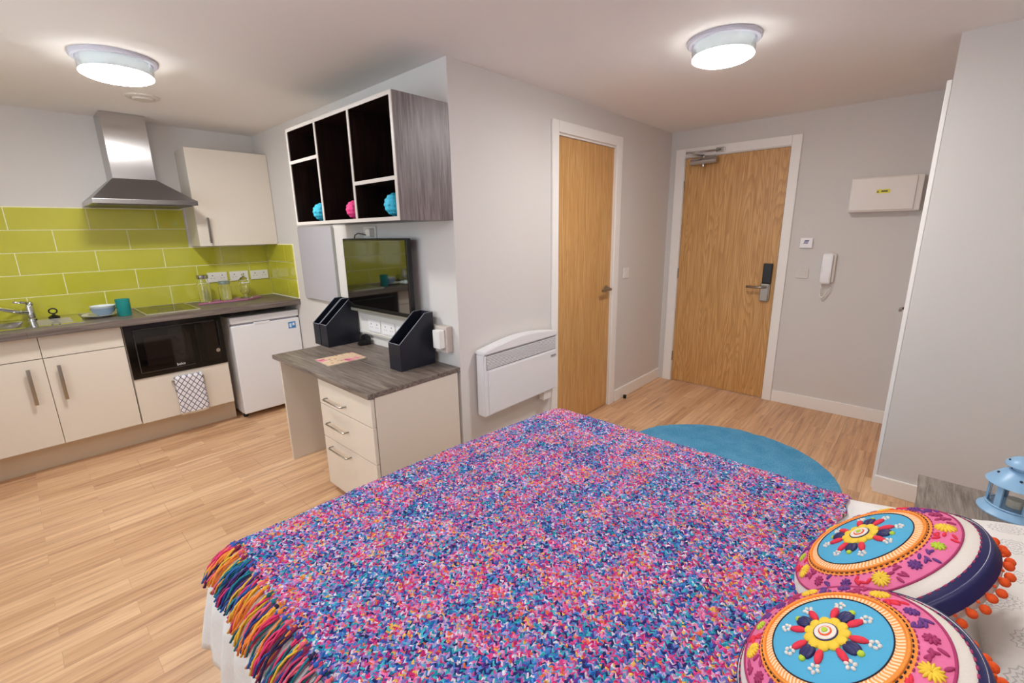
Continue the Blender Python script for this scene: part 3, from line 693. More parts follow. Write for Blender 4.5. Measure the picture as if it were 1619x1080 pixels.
# ---- TV
t = thing('television', (1.55, 2.54, .97), 'black flat television on the wall above the desk reflecting green tiles', 'television')
b = B(); box(b, 1.518, 1.548, 2.172, 2.893, .975, 1.43, bev=.005); obj('casing', b, BLACK, t)
b = B(); box(b, 1.5165, 1.5178, 2.186, 2.88, 1.0, 1.418); obj('screen', b, SCREEN, t)
b = B(); box(b, 1.548, 1.58, 2.3, 2.78, 1.03, 1.34, bev=.008); obj('rear_housing', b, BLACK, t)
b = B(); box(b, 1.58, 1.6025, 2.44, 2.64, 1.1, 1.3); obj('wall_bracket', b, STEEL, t)
b = B(); box(b, 1.522, 1.546, 2.2, 2.88, .955, .9745, bev=.002); obj('silver_strip', b, M('#a8a59f', .35, .6, name='silver_plastic'), t)
# socket above TV, cable
t = thing('wall_socket', (Xd, 2.66, 1.42), 'white socket on the wall just above the television', 'socket')
b = B(); box(b, Xd-.012, Xd-.001, 2.60, 2.745, 1.425, 1.505, bev=.003); obj('plate', b, PLAST, t)
b = B(); box(b, Xd-.05, Xd-.0125, 2.61, 2.66, 1.44, 1.49, bev=.006); obj('plug', b, PLAST, t)
b = B(); tube(b, [(1.56, 2.63, 1.445), (1.55, 2.68, 1.455), (1.555, 2.75, 1.462), (1.56, 2.80, 1.45), (1.565, 2.825, 1.41), (1.575, 2.83, 1.35)], .0035, 8); obj('power_cable', b, BLACK, label='thin black cable looping from the socket to the television top', cat='cable')
# noticeboard
t = thing('noticeboard', (Xd, 3.44, .957), 'plain grey noticeboard on the wall left of the television', 'noticeboard')
def rrect(y0, y1, z0, z1, r, n=6):
    pts = []
    for cy, cz, a0 in ((y1-r, z1-r, 0), (y0+r, z1-r, 90), (y0+r, z0+r, 180), (y1-r, z0+r, 270)):
        for i in range(n+1): a = math.radians(a0+90*i/n); pts.append((cy+r*math.cos(a), cz+r*math.sin(a)))
    return pts
b = B(); prism(b, rrect(3.16, 3.72, .957, 1.525, .035), Xd-.018, Xd-.001, 'x'); obj('frame', b, M('#a9a9a4', .4, .4, name='grey_frame'), t)
b = B(); prism(b, rrect(3.168, 3.712, .965, 1.517, .03), Xd-.0195, Xd-.0182, 'x'); obj('board', b, M('#b3b1b8', .85, name='grey_felt', bumpy=.1), t)
# trunking with sockets
t = thing('cable_trunking', (Xd, 2.5, .79), 'white dado trunking with sockets on the wall between desk and television', 'trunking')
b = B(); box(b, Xd-.016, Xd-.001, 2.02, 2.93, .795, .935, bev=.004); obj('trunk', b, PLAST, t)
b = B(); box(b, Xd-.021, Xd-.001, 2.02, 2.93, .925, .945, bev=.003); box(b, Xd-.021, Xd-.001, 2.02, 2.93, .785, .80, bev=.003); obj('cover_rail', b, M('#c9c5bd', .4, name='rail_plastic'), t)
for yy in (2.36, 2.53, 2.70):
    b = B(); box(b, Xd-.022, Xd-.0165, yy-.073, yy+.073, .812, .898, bev=.003); s = obj('socket_plate', b, M('#f1f1f4', .3, name='socket_white'), t)
    b = B()
    for c in (-.035, .035):
        box(b, Xd-.0226, Xd-.0221, yy+c-.004, yy+c+.004, .862, .87)
        for q in (-1, 1): box(b, Xd-.0226, Xd-.0221, yy+c+q*.011-.003, yy+c+q*.011+.003, .842, .846)
    obj('pin_holes', b, M('#55524e', .6), s)
b = B(); box(b, 1.555, Xd-.001, 1.915, 2.015, .80, .95, bev=.008); obj('spur_box', b, M('#cfc6bd', .4, name='warm_plastic'), label='beige switch box at the right end of the trunking beside the magazine file', cat='switch box')
t = thing('plug_adapter', (1.52, 1.95, .8), 'white plug-in adapter on the switch box above the right desk corner', 'plug')
b = B(); box(b, 1.515, 1.5545, 1.925, 1.985, .83, .935, bev=.006); obj('body', b, PLAST, t)

# ---------------------------------------------------------------- heater
t = thing('convector_heater', (2.0, Yb, .4), 'white convector heater with slatted top on the wall left of the oak door', 'heater')
hx0, hx1 = 1.712, 2.405; hz0 = .40; yf = 1.785
def ztop_h(x): u = (x-hx0)/(hx1-hx0); return .795+.04*math.sin(PI*u*.95)
b = B(); pts = [(hx0, hz0), (hx1, hz0)]+[(hx1+(hx0-hx1)*i/20, .775) for i in range(0, 21)]
prism(b, [(hx0, hz0), (hx1, hz0), (hx1, .775), (hx0, .775)], yf, Yb-.012, 'y', bev=.006); obj('casing', b, WHITE, t)
b = B(); prism(b, [(hx0-.003, .776), (hx1+.003, .776)]+[(hx1+.003+(hx0-hx1-.006)*i/24, ztop_h(hx1+(hx0-hx1)*i/24)) for i in range(25)], yf-.006, Yb-.012, 'y', bev=.004); obj('top_cap', b, WHITE, t)
b = B(); box(b, hx0+.03, hx1-.03, yf-.008, yf-.0005, hz0+.01, .675, bev=.003); obj('front_panel', b, WHITE, t)
b = B()
for i in range(9): box(b, hx0+.022, hx1-.022, yf-.006, yf-.0003, .69+i*.0088, .695+i*.0088)
obj('louvre_slats', b, WHITE, t)
b = B(); box(b, hx0+.02, hx1-.02, yf-.0012, yf-.0002, .684, .772); obj('louvre_backing', b, M('#8b8a8c', .7, name='grille_shadow_gap'), t)
b = B(); box(b, 2.325, 2.375, yf-.014, yf-.0085, .64, .652, bev=.002); obj('badge', b, M('#9a9a9a', .4, name='grey_badge'), t)
b = B(); box(b, 1.85, 1.9, Yb-.011, Yb-.001, .42, .76); box(b, 2.22, 2.27, Yb-.011, Yb-.001, .42, .76); obj('wall_bracket', b, STEEL, t)
b = B(); box(b, 2.27, 2.35, Yb-.07, Yb-.03, .34, .399, bev=.004); obj('junction_box', b, PLAST, t)

# ---------------------------------------------------------------- small wall fittings
t = thing('light_switch', (3.458, Yb, 1.05), 'white light switch on the wall right of the narrow oak door', 'light switch')
b = B(); box(b, 3.415, 3.5, Yb-.01, Yb-.001, 1.06, 1.145, bev=.003); obj('plate', b, PLAST, t)
b = B(); box(b, 3.45, 3.466, Yb-.015, Yb-.0102, 1.09, 1.115, bev=.002); obj('rocker', b, PLAST, t)
t = thing('key_card_switch', (Xe, .724, 1.285), 'white wall switch with a dark blue mark between entry door and intercom', 'switch')
b = B(); box(b, Xe-.022, Xe-.001, .682, .765, 1.29, 1.366, bev=.004); obj('plate', b, M('#f3f2f6', .3, name='bright_plastic'), t)
b = B()
for i in range(3): box(b, Xe-.0226, Xe-.0221, .712-i*.003, .742-i*.003, 1.325+i*.009, 1.331+i*.009)
obj('blue_mark', b, M('#2c2f7a', .5, name='navy_print'), t)
t = thing('blank_plate', (Xe, .725, 1.05), 'flat white double light switch below the switch with blue mark', 'light switch')
b = B(); box(b, Xe-.009, Xe-.001, .685, .77, 1.055, 1.135, bev=.003); obj('plate', b, M('#d8d3cd', .4, name='cream_plastic'), t)
b = B(); box(b, Xe-.012, Xe-.0092, .70, .722, 1.08, 1.11, bev=.001); box(b, Xe-.012, Xe-.0092, .732, .754, 1.08, 1.11, bev=.001); obj('rocker', b, M('#d8d3cd', .4), t)
# intercom
t = thing('intercom_phone', (Xe, .56, .93), 'white intercom handset with curly cord on the wall right of entry door', 'intercom')
b = B(); box(b, Xe-.035, Xe-.001, .515, .585, 1.035, 1.25, bev=.01, seg=3); obj('base', b, PLAST, t)
b = B(); t2 = bmesh.new()
prism(b, [(Xe-.075, 1.20), (Xe-.07, 1.245), (Xe-.036, 1.258), (Xe-.036, 1.20), (Xe-.045, 1.19), (Xe-.045, 1.08), (Xe-.036, 1.07), (Xe-.036, 1.022), (Xe-.07, 1.03), (Xe-.078, 1.07), (Xe-.068, 1.13)], .532, .595, 'y')
for v in b.verts: v.co = Vector((v.co.x, v.co.y, v.co.z))
bmesh.ops.bevel(b, geom=b.edges[:], offset=.006, segments=2, affect='EDGES')
# prism 'y' takes (x,z)
obj('handset', b, M('#f4f4f6', .25, name='handset_plastic'), t, smooth='auto')
b = B(); pts = []
for i in range(120):
    s = i/119; cy = .565+.018*math.sin(s*PI*1.6); cz = 1.03-.11*math.sin(s*PI*.92) ; cy2 = .585-.06*s+.02*math.sin(s*PI)
    a = s*2*PI*16; pts.append((Xe-.045+.007*math.cos(a), cy2, cz+.007*math.sin(a)*.6))
tube(b, pts, .0035, 6); obj('curly_cord', b, PLAST, t)
# fuse box
t = thing('fuse_box', (Xe, .29, 1.54), 'white consumer unit box with a small yellow label high on the wall', 'fuse box')
b = B(); box(b, 4.11, Xe-.001, .097, .485, 1.545, 1.776, bev=.006); obj('casing', b, M('#e4ddd6', .4, name='fuse_plastic'), t)
b = B(); box(b, 4.1, 4.1095, .13, .48, 1.555, 1.768, bev=.004); cv = obj('cover', b, M('#e9e3dd', .4, name='fuse_cover'), t)
b = B(); box(b, 4.098, 4.0998, .262, .335, 1.665, 1.69); lb = obj('warning_label', b, M('#e6dc3c', .5, name='yellow_label'), cv, label='yellow label')
b = B(); box(b, 4.0972, 4.0978, .275, .31, 1.674, 1.682); prism(b, [(.322, 1.671), (.333, 1.671), (.3275, 1.684)], 4.0972, 4.0978, 'x'); obj('label_print', b, BLACK, cv)
b = B(); cyl(b, (3.46, 1.822, .001), (3.46, 1.822, .03), .014, 16); obj('door_stop', b, BLACK, label='small black door stop on the floor by the narrow oak door', cat='door stop')

# ---------------------------------------------------------------- rug
rc = (2.76, .783); rr = .628
b = B(); t2 = bmesh.new(); prof = [(0, .014)]+[(rr*k/40, .014) for k in range(1, 39)]+[(rr-.008, .013), (rr, .006), (rr, .0008), (0, .0008)]
lathe(b, prof, (rc[0], rc[1], 0), 120)
for v in b.verts:
    if v.co.z > .004: v.co.z += .004*noise.noise(v.co*25)+.003*noise.noise(v.co*90)
tt = NT('blue_shag'); nz = tt.n('ShaderNodeTexNoise'); nz.inputs['Scale'].default_value = 140; nz.inputs['Detail'].default_value = 4; tt.l(tt.coord(), nz.inputs[0])
n2 = tt.n('ShaderNodeTexNoise'); n2.inputs['Scale'].default_value = 9; n2.inputs['Detail'].default_value = 3; tt.l(tt.coord(), n2.inputs[0])
c = tt.mix(.5, tt.ramp(nz.outputs[0], [(.3, lin('#2f88c0')), (.5, lin('#55aade')), (.7, lin('#8ad0f4'))]), tt.ramp(n2.outputs[0], [(.35, lin('#409fd4')), (.65, lin('#6cbce8'))]))
tt.l(c, tt.b.inputs['Base Color']); tt.b.inputs['Roughness'].default_value = .95; tt.bump(nz.outputs[0], .9, .01)
obj('round_rug', b, tt.m, smooth='auto', label='round blue shaggy rug on the wood floor beyond the bed', cat='rug')

# ---------------------------------------------------------------- bed
XLf = lambda y: .205-.03*(1.43-y)
def XRf(y): return 1.845 if y > .12 else 1.845+min(.08, .25*(.12-y))
YFf = lambda x: 1.49-.066*(x-.3)
W, L, RR, ZT, Y0 = 1.39, 1.90, .13, .565, -.55
def surf(s, t, off=0.0, rmax=9):
    u = min(max(s/W, 0), 1); v = min(max(t/L, 0), 1)
    y = Y0+v*(1.30-Y0)
    for _ in range(2):
        xi = (XLf(y)+RR)+(XRf(y)-XLf(y)-2*RR)*u; y = Y0+v*(YFf(xi)-RR-Y0)
    dx = (s if s < 0 else (s-W if s > W else 0)); dy = (t-L if t > L else 0)
    D = math.hypot(dx, dy)
    if D > rmax: D = rmax+(D-rmax)*.12
    crown = .012*(1-(2*u-1)**2)
    wz = .006*noise.noise(Vector((s*3, t*3, 1)))
    if D < 1e-6: return Vector((xi, y, ZT+crown+wz+off))
    d = Vector((dx, dy)).normalized(); R_ = RR+off
    q = RR*PI/2
    if D < q: h = R_*math.sin(D/RR); z = R_*(1-math.cos(D/RR))
    else: h = R_+(D-q)*.16+.008*math.sin(max(s*abs(d.y), t*abs(d.x))*40)*min(1, (D-q)*6); z = R_+(D-q)
    return Vector((xi+d.x*h, y+d.y*h, ZT+crown+off-z+wz))
def cloth(s0, s1, ns, t0, t1, nt, off, thick, disp=None, rmax=9, tfun=None):
    bm = bmesh.new(); g = []; uv = {}
    for j in range(nt+1):
        row = []
        for i in range(ns+1):
            s = s0+(s1-s0)*i/ns; t = t0+(t1-t0)*j/nt
            if tfun: t = tfun(s, t, j/nt)
            p = surf(s, t, off, rmax)
            v = bm.verts.new(p); uv[v] = (s, t); row.append(v)
        g.append(row)
    ul = bm.loops.layers.uv.new('uv')
    for j in range(nt):
        for i in range(ns):
            f = bm.faces.new((g[j][i], g[j][i+1], g[j+1][i+1], g[j+1][i])); f.smooth = True
            for lp in f.loops: lp[ul].uv = uv[lp.vert]
    bm.normal_update()
    if disp:
        mv = {v: v.normal*disp(*uv[v]) for v in bm.verts}
        for v in bm.verts: v.co += mv[v]
    bmesh.ops.solidify(bm, geom=bm.faces[:], thickness=thick)
    return bm
t = thing('bed', (1.05, .4, 0), 'bed against the near wall, hidden under the white duvet and knitted throw', 'bed')
b = B(); box(b, .34, 1.68, Yh+.09, 1.30, .09, .30, bev=.01); obj('base', b, M('#8b8078', .8, name='bed_base_fabric'), t)
b = B(); box(b, .335, 1.685, Yh+.09, 1.305, .302, .535, bev=.04, seg=4); obj('mattress', b, M('#e2e0dc', .8, name='mattress_fabric', bumpy=.1), t)
b = B(); box(b, .3, 1.76, Yh+.02, Yh+.08, .05, .98, bev=.02, seg=3); obj('headboard', b, M('#6b625c', .8, name='headboard_fabric'), t)
for px in (.42, 1.6):
    for py in (-.4, 1.2):
        b = B(); cyl(b, (px, py, .001), (px, py, .09), .022, 16); obj('leg', b, BLACK, t)
def mat_cloth_white(name, pattern=False):
    t = NT(name); t.b.inputs['Roughness'].default_value = .9
    n = t.n('ShaderNodeTexNoise'); n.inputs['Scale'].default_value = 14; n.inputs['Detail'].default_value = 5; t.l(t.coord(), n.inputs[0])
    n2 = t.n('ShaderNodeTexNoise'); n2.inputs['Scale'].default_value = 500; t.l(t.coord(), n2.inputs[0])
    base = (lin('#eceae8'))
    if pattern:
        v = t.coord(scale=(1, 1, 0))
        cc = None
        for k, (sc_, thr) in enumerate(((8.5, 1),)):
            vo = t.n('ShaderNodeTexVoronoi', voronoi_dimensions='2D'); vo.inputs['Scale'].default_value = sc_; vo.inputs['Randomness'].default_value = .45; t.l(v, vo.inputs[0])
            # polar wobble around each cell centre -> petals
            vs_ = t.n('ShaderNodeVectorMath', operation='SUBTRACT'); sc2 = t.n('ShaderNodeVectorMath', operation='SCALE'); sc2.inputs['Scale'].default_value = 1.0
            t.l(v, vs_.inputs[0]); t.l(vo.outputs['Position'], vs_.inputs[1])
            sp = t.n('ShaderNodeSeparateXYZ'); t.l(vs_.outputs[0], sp.inputs[0])
            an = t.math('ARCTAN2', sp.outputs[1], sp.outputs[0])
            wob = t.math('MULTIPLY', t.math('ABSOLUTE', t.math('SINE', t.math('MULTIPLY', an, 7))), .05)
            cs = t.n('ShaderNodeSeparateColor'); t.l(vo.outputs['Color'], cs.inputs[0])
            d = t.math('ADD', vo.outputs['Distance'], wob)
            rings = t.math('ABSOLUTE', t.math('SUBTRACT', t.math('FRACT', t.math('MULTIPLY', d, 11)), .5))
            inside = t.math('LESS_THAN', d, t.math('ADD', .26, t.math('MULTIPLY', cs.outputs[0], .2)))
            line = t.math('MULTIPLY', t.math('LESS_THAN', rings, .16), inside)
        col = t.mix(t.math('MULTIPLY', line, .5), base, lin('#8f9296'))
        t.l(col, t.b.inputs['Base Color'])
    else: t.b.inputs['Base Color'].default_value = base
    t.bump(n.outputs[0], .5, .02); return t.m
def dw(s, t): 
    return .006*noise.noise(Vector((s*9, t*9, 3)))+.004*noise.noise(Vector((s*22, t*14, 8)))+(.009*math.sin(t*55+3*noise.noise(Vector((t*4, 0, 0)))) if s < -.08 else 0)*min(1, (-s-.08)*8 if s < -.08 else 0)
bm = cloth(-.33, W+.33, 110, .02, L+.33, 130, .0, .012, dw, rmax=.36)
bmesh.ops.recalc_face_normals(bm, faces=bm.faces)
duv = obj('duvet', bm, mat_cloth_white('white_cotton'), org=(1.05, .4, .3), label='white duvet covering the bed under the colourful throw', cat='duvet', recalc=False)

# knitted throw
PAL = ['#d8437f', '#e86f9f', '#3a63b4', '#5b86cf', '#8f83c9', '#b9a4dc', '#2a2f72', '#1f8fa6', '#45b2c0', '#e8784a', '#f0b458', '#6a3b95', '#f2cfe0', '#c2366a', '#2e7d6b', '#f29ab0']
def mat_throw():
    t = NT('multicolour_knit'); tc = t.n('ShaderNodeTexCoord')
    def vor(sx_, sy_, rnd, dist=None):
        mp = t.n('ShaderNodeMapping'); mp.inputs['Scale'].default_value = (sx_, sy_, 1)
        if dist is None: t.l(tc.outputs['UV'], mp.inputs[0])
        vo = t.n('ShaderNodeTexVoronoi', voronoi_dimensions='2D'); vo.inputs['Scale'].default_value = 1; vo.inputs['Randomness'].default_value = rnd
        t.l(mp.outputs[0], vo.inputs[0]); return vo
    sp = t.n('ShaderNodeSeparateXYZ'); t.l(tc.outputs['UV'], sp.inputs[0])
    vv = t.math('MULTIPLY', sp.outputs[1], 140.0); row = t.math('FLOOR', vv)
    sg = t.math('SUBTRACT', t.math('MULTIPLY', t.math('MODULO', row, 2.0), 2.0), 1.0)
    fr = t.math('SUBTRACT', t.math('FRACT', vv), .5)
    wn = t.n('ShaderNodeTexNoise', noise_dimensions='2D'); wn.inputs['Scale'].default_value = 60; t.l(tc.outputs['UV'], wn.inputs[0])
    uu = t.math('ADD', t.math('ADD', t.math('MULTIPLY', sp.outputs[0], 190.0), t.math('MULTIPLY', t.math('MULTIPLY', sg, fr), 1.0)), t.math('MULTIPLY', wn.outputs[0], 1.2))
    cb = t.n('ShaderNodeCombineXYZ'); t.l(uu, cb.inputs[0]); t.l(vv, cb.inputs[1])
    vo = t.n('ShaderNodeTexVoronoi', voronoi_dimensions='2D'); vo.inputs['Scale'].default_value = 1; vo.inputs['Randomness'].default_value = .6; t.l(cb.outputs[0], vo.inputs[0])
    cs = t.n('ShaderNodeSeparateColor'); t.l(vo.outputs['Color'], cs.inputs[0])
    cool = ['#2f66b8', '#9a86d2', '#2a2f78', '#c0a8e0', '#1f93b0', '#5a94da', '#6a3b98', '#4a86d0', '#4fc0d2', '#de5a98', '#222a66', '#ece2f2']
    warm = ['#e0407f', '#f07fae', '#ec7a58', '#c83a78', '#f2d4e6', '#9a86d2', '#f3c26a', '#f29ac0', '#4a62b8', '#6ab4d8', '#e5569a', '#d9a6dc']
    rc_ = t.ramp(cs.outputs[0], [(i/12, lin(c)) for i, c in enumerate(cool)], 'CONSTANT')
    rw_ = t.ramp(cs.outputs[0], [(i/12, lin(c)) for i, c in enumerate(warm)], 'CONSTANT')
    def band(sx_, sy_, z):
        mp = t.n('ShaderNodeMapping'); mp.inputs['Scale'].default_value = (sx_, sy_, 1); mp.inputs['Location'].default_value = (z, z*2, z); t.l(tc.outputs['UV'], mp.inputs[0])
        n = t.n('ShaderNodeTexNoise'); n.inputs['Scale'].default_value = 1; n.inputs['Detail'].default_value = 3; n.inputs['Roughness'].default_value = .6; t.l(mp.outputs[0], n.inputs[0]); return n.outputs[0]
    f = t.math('ADD', t.math('MULTIPLY', band(3, 14, 1), .5), t.math('MULTIPLY', band(16, 4, 5), .5))
    f = t.math('MULTIPLY', t.math('SUBTRACT', f, .5), 7.5)
    sel = t.math('LESS_THAN', cs.outputs[1], t.math('ADD', f, .48))
    col = t.mix(sel, rc_, rw_)
    # brightness varies at random per stitch and in broad patches
    hs = t.n('ShaderNodeHueSaturation'); t.l(col, hs.inputs['Color'])
    t.l(t.math('ADD', t.math('ADD', t.math('MULTIPLY', cs.outputs[2], .45), .74), t.math('MULTIPLY', band(9, 13, 9), .55)), hs.inputs['Value']); hs.inputs['Saturation'].default_value = 1.05
    t.l(hs.outputs[0], t.b.inputs['Base Color']); t.b.inputs['Roughness'].default_value = .85
    h = t.math('SUBTRACT', 1.0, vo.outputs['Distance']); t.bump(h, 1.0, .009); return t.m
def tw(s, t): return .0022*math.sin(s*2*PI/.021+PI*(int(t/.011) % 2))+.0012*math.sin(t*2*PI/.022)+.003*noise.noise(Vector((s*12, t*12, 5)))
TT0 = .68
TL_ = -.04
def tfun(s, t, f):
    # head-side edge wavers and runs slightly skew
    e = -.02*min(1, max(0, s/W))+.006*math.sin(s*23)+.004*math.sin(s*57)
    return t+e*(1-f)
bm = cloth(TL_, W+.30, 300, TT0, L+.17, 250, .013, .009, tw, rmax=9, tfun=tfun)
bmesh.ops.recalc_face_normals(bm, faces=bm.faces)
thr = obj('knitted_throw', bm, mat_throw(), org=(1.05, .7, .5), label='chunky multicoloured pink and blue knitted throw with fringe spread over the bed', cat='throw blanket', recalc=False)
YARN = [M(c, .85, name='yarn_'+c[1:], bumpy=.4, scale=600) for c in ['#e0386e', '#e8647f', '#1d3f8f', '#2f62b8', '#1a7f92', '#f08a3c', '#e8b83a', '#5a2f88', '#2a1f4a', '#c2366a', '#17606a', '#8a2350']]
nT = 50
for k in range(nT):
    tpos = TT0+.03+(L+.06-TT0-.03)*k/(nT-1)+random.uniform(-.006, .006)
    bm = bmesh.new(); seg0 = random.uniform(-.012, .012); idx = random.sample(range(len(YARN)), 4); ln = random.uniform(.095, .125)
    for q in range(6):
        fan = random.uniform(-.012, .012); pts = []; rad = []
        mi = idx[q % 4] if random.random() < .8 else idx[0]
        for i in range(7):
            a = i/6
            pts.append(surf(TL_+.016-a*ln*random.uniform(.97, 1.03), tpos+fan*(.2+a)+seg0*a+.0025*math.sin(a*11+q*2), .013+.006*math.sin(q+a*6)+.004*q/6)); rad.append(.0034-.0006*a)
        tube(bm, pts, rad, 5, mi)
    ball(bm, surf(TL_+.006, tpos, .017), .0065, idx[2], 8)
    used_ = YARN
    obj('tassel', bm, used_, thr, smooth=False)

# pillows
def pillow(cx, cy, label, cz=.602, wx=.36, wy=.2, hz=.05, rot=0, tilt=.05, mat=None):
    bm = bmesh.new(); N = 36; top = []; bot = []
    for j in range(N+1):
        r1 = []; r2 = []
        for i in range(N+1):
            u = -1+2*i/N; v = -1+2*j/N
            e = max(0, (1-abs(u)**3.2))**.55*max(0, (1-abs(v)**3.2))**.55
            sxx = 1-.06*v*v; syy = 1-.07*u*u
            n_ = .006*noise.noise(Vector((u*3, v*3, cx*5)))
            r1.append(bm.verts.new((u*wx*sxx, v*wy*syy, hz*e+n_*e)))
            r2.append(r1[-1] if (i in (0, N) or j in (0, N)) else bm.verts.new((u*wx*sxx, v*wy*syy, -hz*.75*e)))
        top.append(r1); bot.append(r2)
    for j in range(N):
        for i in range(N):
            bm.faces.new((top[j][i], top[j][i+1], top[j+1][i+1], top[j+1][i])).smooth = True
            bm.faces.new((bot[j][i], bot[j+1][i], bot[j+1][i+1], bot[j][i+1])).smooth = True
    R_ = Matrix.Rotation(rot, 3, 'Z') @ Matrix.Rotation(-tilt, 3, 'X')
    for v in bm.verts: v.co = R_ @ v.co + Vector((cx, cy, cz))
    return obj('pillow', bm, mat, label=label, cat='pillow', group='white patterned pillows')
PCASE = mat_cloth_white('mandala_print_cotton', True)
pillow(1.47, -.395, 'white pillow with grey mandala print behind the two round cushions, beside the bedside table', rot=.0, mat=PCASE)
pillow(.66, -.395, 'white pillow with grey mandala print at the near side of the bed head', mat=PCASE)

# round embroidered cushions
def ring_mat(name, base, stroke, n, w_=.5):
    t = NT(name); sp = t.n('ShaderNodeSeparateXYZ'); t.l(t.coord(), sp.inputs[0])
    a = t.math('MULTIPLY', t.math('ARCTAN2', sp.outputs[1], sp.outputs[0]), n/(2*PI))
    rad = t.math('SQRT', t.math('ADD', t.math('MULTIPLY', sp.outputs[0], sp.outputs[0]), t.math('MULTIPLY', sp.outputs[1], sp.outputs[1])))
    zz = t.math('ABSOLUTE', t.math('SUBTRACT', t.math('FRACT', t.math('MULTIPLY', rad, 60)), .5))
    f = t.math('LESS_THAN', t.math('FRACT', t.math('ADD', a, zz)), w_)
    t.l(t.mix(f, lin(base), lin(stroke)), t.b.inputs['Base Color']); t.b.inputs['Roughness'].default_value = .8
    t.bump(f, .3, .003); return t.m
CM = dict(blue=M('#4fa9d2', .85, name='felt_blue', bumpy=.15, scale=300), black=M('#241a2a', .8, name='felt_outline'), orange=M('#f2953c', .8, name='orange_cord', bumpy=.4, scale=400), pale=ring_mat('pale_feather_stitch', '#f6d9b8', '#f0a050', 100), pink=M('#e273a2', .85, name='felt_pink', bumpy=.15, scale=300),
          white=M('#e6dfd8', .85, name='cushion_white', bumpy=.2, scale=250), red=M('#e03048', .75, name='felt_red', bumpy=.3, scale=500), navy=M('#23235c', .5, name='navy_satin'), yellow=M('#eecb3e', .75, name='felt_yellow', bumpy=.3, scale=500), lime=M('#b6cf3c', .75, name='felt_lime'), pom=M('#ee5a22', .9, name='orange_wool', bumpy=.6, scale=300), magenta=M('#a83468', .8, name='magenta_thread'), purple=M('#6a3a86', .8, name='purple_thread'))
def cushion(cen, normal, R0, label, spin=0.0):
    cen = Vector(cen); normal = Vector(normal).normalized()
    t = bpy.data.objects.new('round_cushion', None); C.objects.link(t); tag(t, label, 'cushion', 'round embroidered cushions'); t.empty_display_size = .1
    zax = normal; xax = Vector((1, 0, 0)); xax = (xax-zax*xax.dot(zax)).normalized(); yax = zax.cross(xax)
    RM = Matrix((xax, yax, zax)).transposed() @ Matrix.Rotation(spin, 3, 'Z')
    mw = RM.to_4x4(); mw.translation = cen; t.matrix_world = mw
    ORG[t.name] = Vector((0, 0, 0))
    hz = .37*R0
    def hh(r): return hz*max(0, 1-(r/R0)**2.6)**.62
    def Z(r): return hh(r)
    def nrm(r, a):
        e = .001; dz = (Z(r+e)-Z(max(r-e, 0)))/(2*e if r > e else e); n = Vector((-dz*math.cos(a), -dz*math.sin(a), 1)).normalized(); return n
    def band(name, f0, f1, mt, n=10, lift=.0, label=None):
        bm = bmesh.new(); prof = [(R0*(f0+(f1-f0)*i/n), Z(R0*(f0+(f1-f0)*i/n))+lift) for i in range(n+1)]
        lathe(bm, prof, (0, 0, 0), 96, cap=False); o = obj(name, bm, mt, t, smooth=True, org=(0, 0, 0)); return o
    # core: side and back
    bm = bmesh.new(); prof = [(R0*.84+(R0*.16)*math.sin(i/12*PI/2), 0) for i in range(13)]
    prof = [(R0*f, Z(R0*f)) for f in (.86, .9, .93, .96, .98, .993)]
    mis = [0]*5
    side = [(R0*.999, .012), (R0, .0), (R0*.995, -.012), (R0*.985, -.024), (R0*.965, -.036)]
    back = [(R0*f, -.8*hh(R0*f)-.01) for f in (.93, .88, .8, .65, .5, .3, .12)]+[(0, -.8*hz-.01)]
    pr = prof+side+back; lathe(bm, pr, (0, 0, 0), 96, cap=False, mis=[0]*(len(pr)-1)); obj('back_cover', bm, CM['white'], t, smooth=True, org=(0, 0, 0))
    bm = bmesh.new(); nv = [(R0*f, Z(R0*f)+.0025) for f in (.955, .965, .975, .985, .993)]+[(R0*1.008, .013), (R0*1.014, .004), (R0*1.014, -.006), (R0*1.006, -.02)]
    lathe(bm, nv, (0, 0, 0), 96, cap=False); obj('navy_band', bm, CM['navy'], t, smooth=True, org=(0, 0, 0), label='navy satin band')
    band('blue_centre', 0, .51, CM['blue'], 16)
    band('feather_ring', .51, .58, CM['pale'], 4); band('orange_ring', .58, .655, CM['orange'], 4); band('pink_border', .655, .86, CM['pink'], 12)
    def ringtube(f, r, mt, name, n=96, dash=False):
        bm = bmesh.new()
        if dash:
            for i in range(0, n, 2):
                a0, a1 = 2*PI*i/n, 2*PI*(i+1)/n; rr_ = R0*f
                tube(bm, [(rr_*math.cos(a), rr_*math.sin(a), Z(rr_)+r*.6) for a in (a0, (a0+a1)/2, a1)], r, 5)
        else: tube(bm, [(R0*f*math.cos(2*PI*i/n), R0*f*math.sin(2*PI*i/n), Z(R0*f)+r*.4) for i in range(n)], r, 6, closed=True)
        return obj(name, bm, mt, t, org=(0, 0, 0))
    ringtube(.51, .0012, CM['black'], 'outline_cord'); ringtube(.628, .0012, CM['black'], 'stitch_line', 140, True); ringtube(.605, .0028, CM['orange'], 'orange_piping'); ringtube(.66, .0014, CM['magenta'], 'stitch_line', 140, True); ringtube(.86, .0022, CM['magenta'], 'piping'); ringtube(.955, .0018, CM['magenta'], 'blanket_stitch', 150, True)
    def blob(bm, f, a, l, w_, th=.004, rot_=0, mi=0):
        r = f*R0; n = nrm(r, a); p = Vector((r*math.cos(a), r*math.sin(a), Z(r)))+n*th*.3
        rad = Vector((math.cos(a+rot_), math.sin(a+rot_), 0)); rad = (rad-n*rad.dot(n)).normalized(); tg = n.cross(rad)
        Rm = Matrix((rad, tg, n)).transposed(); ball(bm, p, 1, mi, 10, (l, w_, th), Rm)
    def ob(name, bm, mt): return obj(name, bm, mt, t, org=(0, 0, 0))
    # central flower
    k = R0/.235
    bm = bmesh.new()
